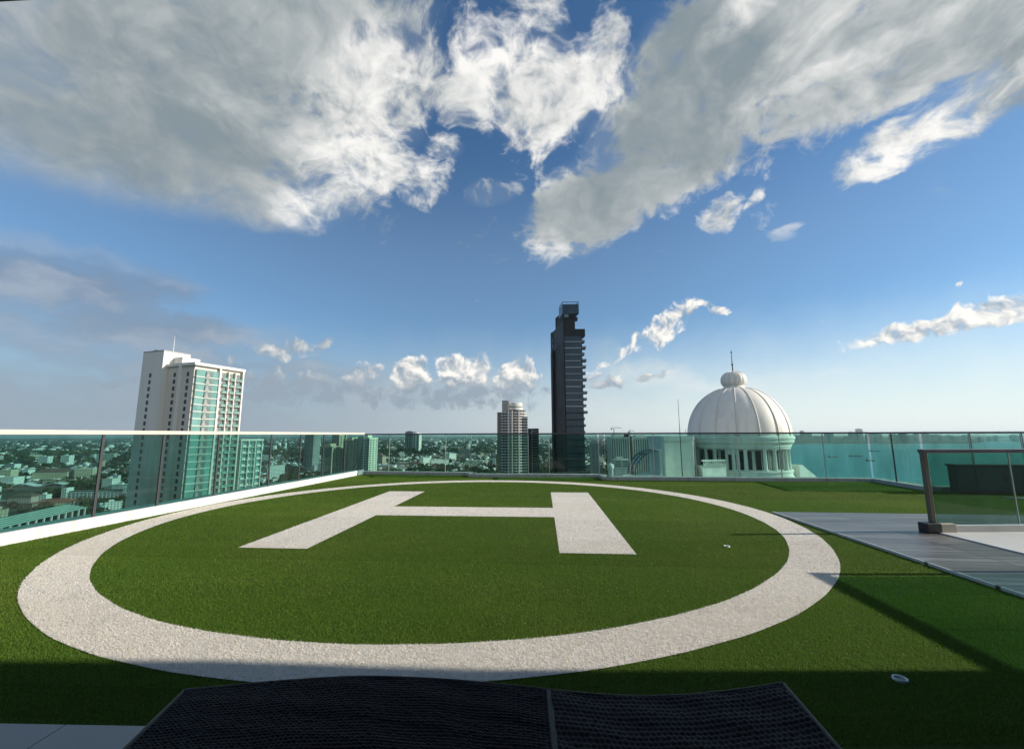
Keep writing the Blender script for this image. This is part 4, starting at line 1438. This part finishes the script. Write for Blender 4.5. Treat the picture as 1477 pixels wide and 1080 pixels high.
crane(176.0, 735.0, 15.0, 14.0, 'larger tower crane above the left broad grey slab')
crane(205.0, 740.0, 9.5, 8.0, 'smaller tower crane above the right broad grey slab')
# ------------------------------------------------------------------ land, sea, far shore
m, nt, b = new_mat('city_ground')
p = pos(nt, 'world')
n1 = noise(nt, p, 0.006, 8.0, 0.62)
n2 = noise(nt, p, 0.03, 6.0, 0.6)
n3 = noise(nt, p, 0.0011, 5.0, 0.55)
c = mix(nt, n1.smooth(0.42, 0.62), (0.026, 0.044, 0.020), (0.10, 0.10, 0.08))
c = mix(nt, n2.smooth(0.60, 0.72) * n3.smooth(0.35, 0.6), c, (0.30, 0.29, 0.27))
setp(b, Base_Color=c, Roughness=0.95)
b.inputs['Specular IOR Level'].default_value = 0.1
MATS['land'] = m
g_ = MB()
RG = 30000.0
g_.add([(RG * math.cos(2 * PI * i / 64), RG * math.sin(2 * PI * i / 64), GZ) for i in range(64)], [tuple(range(64))])
tag(g_.build('ground', m), kind='structure')

m, nt, b = new_mat('sea_water')
p = pos(nt, 'world')
sw = noise(nt, vmath(nt, 'MULTIPLY', p, (1.0, 0.55, 1.0)), 0.05, 8.0, 0.65)
lanes = noise(nt, vmath(nt, 'MULTIPLY', p, (0.35, 1.0, 1.0)), 0.0016, 5.0, 0.6)
setp(b, Base_Color=mix(nt, lanes.smooth(0.35, 0.7), (0.035, 0.225, 0.245), (0.065, 0.290, 0.305)), Roughness=lanes * 0.25 + 0.34)
b.inputs['IOR'].default_value = 1.33
bump(nt, b, sw, 1.2, 0.9)
MATS['sea'] = m
SEA = [(150, -3000), (260, 200), (400, 740), (690, 1350), (1230, 2450), (1950, 3650), (2450, 4150), (3200, 4430), (3900, 4300), (4400, 4180), (5000, 4550), (6400, 5900), (9500, 8200), (21000, 17500), (27000, 9000), (27000, -9000), (16000, -22000), (3000, -20000)]
s_ = MB().add([(x, y, GZ + 0.6) for x, y in SEA], [tuple(reversed(range(len(SEA))))])
tag(s_.build('sea', m), kind='structure')

# ridge of land across the bay
MATS['far_land'] = weathered('far_land', (0.045, 0.065, 0.035), 0.95, 0.004, 0.5)
nx, ny = 110, 12
hv, hf = [], []
rr = random.Random(2)
for i in range(nx + 1):
    for j in range(ny + 1):
        u, w = i / nx, j / ny
        x = 2250 + 5200 * u + 300 * w
        y = 4330 + 250 * math.sin(u * 5) + (2600 * u if u > 0.45 else 1170 * u) * 0.75 + w * 1500
        hgt = 95 * math.sin(PI * w) ** 0.8 * (0.62 + 0.25 * math.sin(u * 9.0 + 0.7) + 0.18 * math.sin(u * 23 + w * 4) + 0.08 * math.sin(u * 61 + w * 9)) * (1 - max(0.0, u - 0.35) / 0.65) ** 0.9
        hv.append((x, y, GZ - 1 + max(0.0, hgt) + 2.2))
for i in range(nx):
    for j in range(ny):
        q = i * (ny + 1) + j
        hf.append((q, q + ny + 1, q + ny + 2, q + 1))
tag(MB().add(hv, hf).build('hills', MATS['far_land'], smooth=True), kind='structure')
MATS['far_wall'] = weathered('far_wall', (0.42, 0.43, 0.42), 0.8, 0.02, 0.2)
FAR = [(0.82, 5200, 60, 158, 'tallest tower of the hazy skyline across the bay'), (0.80, 5250, 40, 120, None), (0.845, 5300, 50, 112, None), (0.90, 5400, 90, 88, None),
       (0.925, 5300, 45, 112, 'slim tower right of the tallest one on the hazy skyline across the bay'), (0.955, 5500, 70, 95, None), (0.975, 5550, 60, 118, None), (1.0, 5600, 120, 82, None),
       (1.03, 5700, 60, 74, None), (0.70, 5300, 50, 110, None), (0.745, 5300, 60, 104, None), (1.06, 5800, 90, 62, None), (0.86, 5600, 120, 96, None), (0.685, 5100, 30, 134, 'leftmost tower on the hazy skyline, beside the dome')]
rf = random.Random(4)
FAR += [(0.68 + 0.026 * i + rf.uniform(-0.01, 0.01), rf.uniform(4700, 6000), rf.uniform(30, 90), rf.uniform(50, 118) * (1 - max(0, i - 12) * 0.05), None) for i in range(22)]
for k, y, w, h, lb in FAR:
    t = empty('far_tower', (k * y, y, GZ), lb or 'small grey block on the hazy skyline across the bay', 'building', 'far skyline across the bay')
    MB().box(-w / 2, w / 2, 0, 40, 0, h).build('body', MATS['far_wall'], t)
    MB().box(-w / 4, w / 5, 5, 30, h, h + 7).build('roof_block', MATS['far_wall'], t)

MATS['hull'] = weathered('hull_dark', (0.03, 0.035, 0.04), 0.6, 0.2, 0.3)
for (x, y, L, rz, lb) in ((1390, 1850, 58, 0.3, 'dark barge on the sea, leftmost of the moored boats'), (1530, 1905, 66, 0.1, 'long dark barge on the sea, behind the nearest boat'),
                          (1330, 1590, 40, 0.2, 'dark boat on the sea, nearest of the moored boats'), (2080, 2450, 70, 0.0, 'far small dark boat on the sea towards the hills')):
    t = empty('moored_boat', (x, y, GZ + 0.6), lb, 'boat', 'boats moored in the bay', rotz=rz)
    hl = [(-L / 2, -3.5), (L * 0.35, -4.5), (L / 2, 0), (L * 0.35, 4.5), (-L / 2, 3.5)]
    MB().prism(hl, -1, 3.4).build('hull', MATS['hull'], t)
    MB().box(-L * 0.42, -L * 0.22, -3, 3, 3.4, 9).build('cabin', MATS['far_wall'], t)
    MB().tube([(0, 0, 3.4), (0, 0, 13)], 0.4, 6).build('mast', MATS['hull'], t)

# ------------------------------------------------------------------ the town below
def house_wall(name, col):
    m, nt, b = new_mat(name)
    p = pos(nt)
    x, y, z = sep(nt, p)
    fl = (z / 3.1).f('FRACT')
    bay = ((x + y) / 3.4).f('FRACT')
    win = fl.smooth(0.32, 0.36) * fl.smooth(0.74, 0.78, 1.0, 0.0) * bay.smooth(0.28, 0.32) * bay.smooth(0.76, 0.8, 1.0, 0.0)
    gr = noise(nt, p, 0.25, 4.0, 0.6) * 0.35 + 0.82
    c = mix(nt, win, col, (0.05, 0.06, 0.065))
    setp(b, Base_Color=vmath(nt, 'MULTIPLY', c, vec(nt, gr, gr, gr)), Roughness=0.8)
    return m


WALLS = {'white': house_wall('town_white', (0.78, 0.77, 0.73)), 'cream': house_wall('town_cream', (0.58, 0.50, 0.36)), 'pale grey': house_wall('town_grey', (0.42, 0.42, 0.40)),
         'pinkish': house_wall('town_pink', (0.52, 0.38, 0.32)), 'pale green': house_wall('town_green', (0.42, 0.50, 0.40)), 'dark': house_wall('town_dark', (0.18, 0.18, 0.17))}
ROOFS = {'flat pale roof': weathered('roof_pale', (0.55, 0.54, 0.50), 0.9, 0.1, 0.25), 'flat dark roof': weathered('roof_dark', (0.12, 0.12, 0.115), 0.9, 0.1, 0.3),
         'red hipped roof': weathered('roof_red', (0.26, 0.095, 0.055), 0.85, 0.1, 0.25), 'brown hipped roof': weathered('roof_brown', (0.15, 0.095, 0.07), 0.85, 0.1, 0.25),
         'white metal roof': weathered('roof_metal', (0.70, 0.71, 0.70), 0.5, 0.1, 0.12), 'blue metal roof': weathered('roof_blue', (0.10, 0.20, 0.30), 0.5, 0.1, 0.2)}


def house(name, label, cat, x, y, w, d, h, rot, wall, roof, group=None, ridge=0.0, extra=True):
    t = empty(name, (x, y, GZ), label, cat, group, rotz=rot)
    MB().box(-w / 2, w / 2, -d / 2, d / 2, 0, h).build('wall', WALLS[wall], t)
    if 'hipped' in roof or ridge:
        rh = ridge or min(w, d) * 0.28
        e = 0.7
        l = max(0.0, (w - d) / 2)
        l2 = max(0.0, (d - w) / 2)
        v = [(-w / 2 - e, -d / 2 - e, h), (w / 2 + e, -d / 2 - e, h), (w / 2 + e, d / 2 + e, h), (-w / 2 - e, d / 2 + e, h), (-l, -l2, h + rh), (l, l2, h + rh)]
        MB().add(v, [(3, 2, 1, 0), (0, 1, 5, 4), (1, 2, 5), (2, 3, 4, 5), (3, 0, 4)] if w >= d else [(3, 2, 1, 0), (0, 1, 4), (1, 2, 5, 4), (2, 3, 5), (3, 0, 4, 5)]).build('roof', ROOFS[roof], t)
    else:
        r_ = MB().box(-w / 2 - 0.25, w / 2 + 0.25, -d / 2 - 0.25, d / 2 + 0.25, h + 0.01, h + 0.7)
        r_.build('roof', ROOFS[roof], t)
        if extra:
            MB().box(-w * 0.3, -w * 0.3 + min(6, w * 0.3), -d * 0.2, d * 0.2, h + 0.702, h + 3.4).build('stair_head', WALLS[wall], t)
    return t


# streets between the houses
MATS['street'] = weathered('street_asphalt', (0.17, 0.17, 0.165), 0.9, 0.05, 0.25)
for q in (((-1500, 900), (-560, 610)), ((-1250, 640), (-700, 1900)), ((-520, 900), (-420, 3200)), ((-420, 1235), (180, 1290)), ((-330, 1180), (-60, 3300)), ((-900, 1620), (300, 1700)), ((-2600, 2200), (400, 2350))):
    tag(MB().obox(q[0], q[1], 13.0, GZ + 0.05, GZ + 0.3).build('street', MATS['street']), kind='structure')

# buildings one can pick out
t = empty('school_building', (-690.0, 721.0, GZ), 'long white two storey arcade building with a square tower at each end', 'building', rotz=math.atan2(14, 86))
MB().box(-40, 40, -5, 8, 0, 8.4).build('wall', WALLS['white'], t)
MB().box(-40, 40, -7.5, 8.5, 8.41, 9.6).build('roof_slab', ROOFS['white metal roof'], t)
MB().box(-39.5, 39.5, -4.4, 8, 9.61, 11.5).build('roof', ROOFS['flat dark roof'], t)
MB().box(-40, 40, -7.4, -5.1, 4.0, 4.8).build('gallery', ROOFS['white metal roof'], t)
for i in range(15):
    MB().box(-39.4 + i * 5.6, -38.2 + i * 5.6, -7.2, -6.2, 0, 8.4).build('pillar', ROOFS['white metal roof'], t)
for x in (-47.0, 41.0):
    MB().box(x, x + 7, -8, 6, 0, 16.5).build('end_tower', WALLS['white'], t)
house('cream_hotel', 'long cream hotel with a reddish roof among trees, behind the school', 'building', -1085, 1018, 62, 30, 17, R(22), 'cream', 'brown hipped roof')
house('cream_hotel', 'stepped cream hotel wing beside the long cream hotel', 'building', -1030, 1040, 34, 26, 23, R(22), 'cream', 'flat pale roof')
house('white_block', 'bright white block at the left edge of the photo', 'building', -1020, 868, 42, 26, 19, R(15), 'white', 'flat pale roof')
house('cream_block', 'cream block with a dark recess behind the bright white block', 'building', -1185, 1010, 26, 22, 22, R(15), 'cream', 'flat pale roof')
house('white_block', 'small white block standing right of the cream block', 'building', -1260, 1110, 32, 20, 15, R(10), 'white', 'flat pale roof')
house('low_block', 'low pale row building in front of the cream hotel', 'building', -960, 912, 44, 16, 9, R(15), 'cream', 'flat dark roof')
house('twin_block', 'pale twin block far behind the cream hotel, left one', 'building', -1640, 1505, 28, 22, 30, R(10), 'white', 'flat pale roof')
house('twin_block', 'pale twin block far behind the cream hotel, right one', 'building', -1590, 1530, 26, 22, 32, R(10), 'white', 'flat pale roof')
house('twin_block', 'greenish block right of the pale twin blocks', 'building', -1600, 1690, 60, 22, 30, R(10), 'pale green', 'flat pale roof')
house('white_block', 'white stepped block standing behind the arcade building', 'building', -745, 800, 16, 18, 22, R(10), 'white', 'flat pale roof')
house('white_hall', 'low white hall right of the stepped block, behind the arcade building', 'building', -715, 800, 38, 14, 12, R(10), 'white', 'white metal roof')
house('orange_roof_house', 'low house with a broad faded red roof near the long shed', 'house', -672, 640, 44, 18, 5, R(18), 'cream', 'red hipped roof')
house('brown_roof_house', 'house with a steep brownish roof left of the broad red roof', 'house', -755, 672, 30, 18, 9, R(10), 'pinkish', 'brown hipped roof')
house('white_house', 'narrow white house between the brownish and the broad red roofs', 'house', -700, 650, 9, 10, 14, R(10), 'white', 'flat pale roof')
house('gabled_block', 'pinkish gabled block right of the pale green slabs', 'building', -452, 1440, 46, 30, 30, R(-8), 'pinkish', 'brown hipped roof', ridge=14)
house('grey_green_block', 'grey green cube at the foot of the view left of the beige tower', 'building', -125, 1330, 36, 26, 22, R(4), 'pale green', 'flat pale roof')
house('white_slab', 'small upright white slab just left of the beige tower', 'building', -57, 1345, 11, 12, 26, R(0), 'white', 'flat pale roof')
house('white_terrace', 'row of white stepped terraces in the middle of the town', 'building', -245, 1440, 60, 22, 18, R(25), 'white', 'flat pale roof')
house('white_tower_block', 'upright white block left of the white stepped terraces', 'building', -300, 1420, 12, 14, 28, R(5), 'white', 'flat pale roof')
house('dark_block', 'dark block rising in the middle of the town', 'building', -198, 1760, 46, 30, 42, R(5), 'dark', 'flat dark roof')
house('shop_row', 'long low shop row with white roof at the edge of the kerb', 'building', -395, 1330, 70, 20, 9, R(-3), 'white', 'white metal roof')
# wavy roofed hall
wv = []
wf = []
for i in range(41):
    u = i / 40
    for yy in (0, 16):
        for dz_ in (0, 1.2):
            wv.append((-38 + 76 * u, yy, 10 + 2.6 * math.sin(u * 9.5) + dz_))
for i in range(40):
    a = i * 4
    wf += [(a, a + 4, a + 5, a + 1), (a + 1, a + 5, a + 7, a + 3), (a + 3, a + 7, a + 6, a + 2), (a + 2, a + 6, a + 4, a)]
t = empty('wavy_hall', (-885, 805, GZ), 'long hall with a white wavy roof below the bright white block', 'building', rotz=R(12))
MB().add(wv, wf).build('roof', ROOFS['white metal roof'], t)
MB().box(-37, 37, 1, 15, 0, 8.2).build('wall', WALLS['dark'], t)
# long station shed
t = empty('long_shed', (-548.0, 500.0, GZ), 'long shed with a striped pale green roof and white posts by the kerb', 'building', rotz=math.atan2(118, -32))
MATS['shed_roof'] = weathered('shed_roof', (0.42, 0.55, 0.48), 0.6, 0.05, 0.12)
MATS['shed_stripe'] = weathered('shed_stripe', (0.16, 0.24, 0.21), 0.6, 0.05, 0.12)
for i in range(5):
    MB().box(-64, 64, -13 + i * 4.4, -13 + i * 4.4 + 2.6, 9.0 + i * 1.1, 9.6 + i * 1.1).build('roof_strip', MATS['shed_roof'], t)
MB().add([(-63, -13, 8.9), (63, -13, 8.9), (63, 9.5, 14.3), (-63, 9.5, 14.3), (-63, -13, 8.5), (63, -13, 8.5), (63, 9.5, 13.9), (-63, 9.5, 13.9)],
         [(0, 1, 2, 3), (7, 6, 5, 4), (0, 4, 5, 1), (1, 5, 6, 2), (2, 6, 7, 3), (3, 7, 4, 0)]).build('roof', MATS['shed_stripe'], t)
for i in range(12):
    MB().box(-60 + i * 11, -58.6 + i * 11, 8.0, 9.4, 0, 13.8).build('post', ROOFS['white metal roof'], t)
    MB().box(-60 + i * 11, -58.6 + i * 11, -12.6, -11.2, 0, 8.4).build('post', ROOFS['white metal roof'], t)

# the rest of the town, house by house
taken = [(-690, 721, 60), (-1085, 1018, 45), (-1030, 1040, 30), (-1020, 868, 32), (-1185, 1010, 24), (-1260, 1110, 24), (-960, 912, 32), (-1640, 1505, 26), (-1590, 1530, 26), (-1600, 1690, 40), (-745, 800, 16), (-715, 800, 28),
         (-672, 640, 32), (-755, 672, 24), (-700, 650, 12), (-452, 1440, 36), (-125, 1330, 28), (-57, 1345, 12), (-245, 1440, 40), (-300, 1420, 14), (-198, 1760, 36), (-395, 1330, 44), (-885, 805, 46), (-548, 500, 75)]
SECTORS = [  # from, to direction x/y, share, where it lies
    (-1.30, -0.885, 0.34, 'left of the white tower'),
    (-0.585, -0.44, 0.10, 'right of the white tower'),
    (-0.32, -0.245, 0.14, 'right of the green slabs'),
    (-0.205, -0.042, 0.30, 'left of the beige tower'),
    (0.066, 0.115, 0.03, 'left of the skyscraper'),
    (0.182, 0.225, 0.05, 'right of the skyscraper'),
    (0.336, 0.358, 0.04, 'left of the dome')]


def clear_of_kerb(x, y):
    """is the ground there seen over the roof's edge?"""
    if x / y < -0.36:
        t_ = (5.3 - 0.117 * 0) / abs(x) * 1.0
    else:
        t_ = (12.6 if x / y < -0.09 else 11.8 if x / y < 0.2 else 10.9) / y
    return EYE + (GZ - EYE) * t_ > 0.10


def free(x, y, r):
    return all((x - a) ** 2 + (y - b_) ** 2 > (r + c_) ** 2 for a, b_, c_ in taken)


HAND = list(taken)


def hides(x, y, r, q):
    """would a house here stand in front of one of the buildings picked out above?"""
    dh, dq = math.hypot(x, y), math.hypot(q[0], q[1])
    if dh > dq: return False
    da = abs(math.atan2(x, y) - math.atan2(q[0], q[1]))
    return da < (r + q[2] * 0.8) / dh and (15 + GZ) / dh > GZ / dq


rh = random.Random(21)
n_house = 0
for lo, hi, share, where in SECTORS:
    want, tries = int(290 * share), 0
    while want > 0 and tries < 20000:
        tries += 1
        k = rh.uniform(lo, hi)
        near = 560 if lo < -0.5 else 1080
        inv = rh.uniform(1 / 3600.0, 1 / near)
        y = 1 / inv * (0.80 if lo < -0.5 else 1.0)
        x = k * y
        dist = math.hypot(x, y)
        if not clear_of_kerb(x, y) or x > 380: continue
        big = rh.random() < 0.17
        w = rh.uniform(9, 18) if not big else rh.uniform(22, 46)
        d = rh.uniform(8, 14) if not big else rh.uniform(12, 22)
        if dist > 1900: w *= 1.35; d *= 1.2
        r_ = math.hypot(w, d) / 2
        if not free(x, y, r_ * 0.85): continue
        if any(hides(x, y, r_, q) for q in HAND): continue
        floors = rh.choice((1, 2, 2, 3)) if not big else rh.choice((2, 3, 4, 4, 5, 7))
        if rh.random() < 0.06: floors += 6
        wall = rh.choices(list(WALLS), (5, 2.5, 2, 1.0, 0.8, 0.7))[0]
        roof = rh.choices(list(ROOFS), (4, 1.5, 2.2 if not big else 0.6, 1.2 if not big else 0.4, 2.0, 0.25))[0]
        taken.append((x, y, r_ * 0.85))
        depth = 'near' if dist < 1000 else 'mid town' if dist < 1750 else 'far off'
        st = {1: 'single storey', 2: 'two storey', 3: 'three storey', 4: 'four storey', 5: 'five storey', 7: 'seven storey'}.get(floors, 'tall')
        label = '%s %s %s, %s, %s %s' % (st, wall, 'house' if not big else 'block', roof, depth, where)
        house('town_house' if not big else 'town_block', label, 'house' if not big else 'building', x, y, w, d, floors * 3.1 + 0.6, rh.choice((R(12), R(-8), R(20), R(40))) + rh.uniform(-0.08, 0.08), wall, roof,
              group='%s %s %s' % (wall, 'houses' if not big else 'blocks', where))
        want -= 1
        n_house += 1

# the far mass of the town and the treetops between
rg = np.random.default_rng(8)


def quads_boxes(n, d0, d1, smin, smax, hmin, hmax):
    inv = rg.uniform(1 / d1, 1 / d0, n)
    dist = 1 / inv
    az_ = rg.uniform(R(-76), R(22), n)
    x = np.sin(az_) * dist
    y = np.cos(az_) * dist
    ok = (x < 250 + 0.49 * (y - 740))
    for a, b_, c_ in taken:
        ok &= (x - a) ** 2 + (y - b_) ** 2 > (c_ + 6) ** 2
    x, y = x[ok], y[ok]
    n = len(x)
    w, d, h = rg.uniform(smin, smax, n), rg.uniform(smin, smax, n) * 0.7, rg.uniform(hmin, hmax, n)
    r_ = rg.choice([0.2, -0.14, 0.35, 0.7], n)
    return x, y, w, d, h, r_


def box_cloud(x, y, w, d, h, r_):
    n = len(x)
    c, s = np.cos(r_), np.sin(r_)
    V = np.zeros((n, 8, 3))
    for i, (a, b_) in enumerate(((-.5, -.5), (.5, -.5), (.5, .5), (-.5, .5))):
        px_, py_ = a * w, b_ * d
        for j in (0, 4):
            V[:, i + j, 0] = x + c * px_ - s * py_
            V[:, i + j, 1] = y + s * px_ + c * py_
            V[:, i + j, 2] = GZ + (h if j else 0)
    F = np.array([(4, 5, 6, 7), (0, 1, 5, 4), (1, 2, 6, 5), (2, 3, 7, 6), (3, 0, 4, 7)])
    return V.reshape(-1, 3), (np.arange(n)[:, None, None] * 8 + F[None]).reshape(-1, 4)


m, nt, b = new_mat('distant_roofs')
p = pos(nt, 'world')
q = noise(nt, p, 0.02, 1.0, 0.5)
c = mix(nt, q.smooth(0.40, 0.55), (0.13, 0.11, 0.09), (0.74, 0.73, 0.69))
setp(b, Base_Color=c, Roughness=0.85)
a1 = quads_boxes(5400, 1150, 4200, 7, 17, 4, 10)
a2 = quads_boxes(3900, 2500, 14000, 18, 60, 5, 16)
a3 = quads_boxes(120, 2200, 9000, 16, 34, 22, 55)
allb = [np.concatenate(z) for z in zip(a1, a2, a3)]
v, f = box_cloud(*allb)
o = np_mesh('distant_town', v, f, m)
tag(o, 'distant mass of small houses spreading to the horizon', 'town', kind='stuff')

m, nt, b = new_mat('tree_leaves')
p = pos(nt, 'world')
q = noise(nt, p, 0.05, 3.0, 0.6)
q2 = noise(nt, p, 0.6, 2.0, 0.6)
c = mix(nt, q.smooth(0.3, 0.7), (0.012, 0.028, 0.010), (0.042, 0.072, 0.020))
k = q2 * 0.8 + 0.6
setp(b, Base_Color=vmath(nt, 'MULTIPLY', c, vec(nt, k, k, k)), Roughness=0.8)
b.inputs['Specular IOR Level'].default_value = 0.15
MATS['leaves'] = m


def trees(n, d0, d1, size, nleaf, leaf):
    inv = rg.uniform(1 / d1, 1 / d0, n)
    dist = 1 / inv
    az_ = rg.uniform(R(-76), R(22), n)
    x = np.sin(az_) * dist
    y = np.cos(az_) * dist
    gr = np.sin(x * 0.011 + 1.3) * np.cos(y * 0.009) + np.sin(x * 0.027 + y * 0.021)
    ok = (x < 250 + 0.49 * (y - 740)) & (gr > -0.75)
    for a, b_, c_ in taken:
        ok &= (x - a) ** 2 + (y - b_) ** 2 > (c_ * 0.95 + 2) ** 2
    for a, b_, c_ in HAND:      # no crowns right in front of the buildings picked out above
        k_ = 1 - 32.0 / math.hypot(a, b_)
        ok &= (x - a * k_) ** 2 + (y - b_ * k_) ** 2 > (c_ * 0.9) ** 2
    x, y = x[ok], y[ok]
    n = len(x)
    s = size * rg.uniform(0.6, 1.35, n)
    u = rg.normal(size=(n, nleaf, 3))
    u /= np.linalg.norm(u, axis=2)[..., None]
    u *= rg.uniform(0.55, 1.0, (n, nleaf, 1)) ** 0.5
    u[..., 2] = u[..., 2] * 0.62 + 0.75
    C = np.stack([x, y, np.full(n, GZ)], 1)[:, None, :] + u * s[:, None, None]
    t1 = rg.normal(size=(n, nleaf, 3)); t1 /= np.linalg.norm(t1, axis=2)[..., None]
    t2 = np.cross(t1, rg.normal(size=(n, nleaf, 3))); t2 /= np.linalg.norm(t2, axis=2)[..., None]
    L = (leaf * s)[:, None, None] * rg.uniform(0.6, 1.3, (n, nleaf, 1))
    V = np.stack([C - t1 * L, C + t2 * L * 0.9, C + t1 * L], 2).reshape(-1, 3)
    return V


tv = np.concatenate([trees(2600, 480, 1500, 6.5, 70, 0.36), trees(5400, 950, 3200, 8.0, 32, 0.50), trees(6000, 2200, 12000, 15.0, 12, 0.75)])
o = np_mesh('treetops', tv, np.arange(len(tv)).reshape(-1, 3), MATS['leaves'])
tag(o, 'green treetops filling the gaps of the town below', 'trees', kind='stuff')

# ------------------------------------------------------------------ the air over the bay
m = bpy.data.materials.new('haze_air')
m.use_nodes = True
nt = m.node_tree
nt.nodes.clear()
pv = nt.nodes.new('ShaderNodeVolumePrincipled')
pv.inputs['Color'].default_value = (0.80, 0.88, 0.95, 1)
pv.inputs['Density'].default_value = 4.5e-5
pv.inputs['Anisotropy'].default_value = 0.2
o_ = nt.nodes.new('ShaderNodeOutputMaterial')
nt.links.new(pv.outputs[0], o_.inputs['Volume'])
hz = MB().box(-31000, 31000, -31000, 31000, GZ - 1.0, 82.0).build('haze', m)
tag(hz, kind='stuff')
SC.cycles.volume_bounces = 0
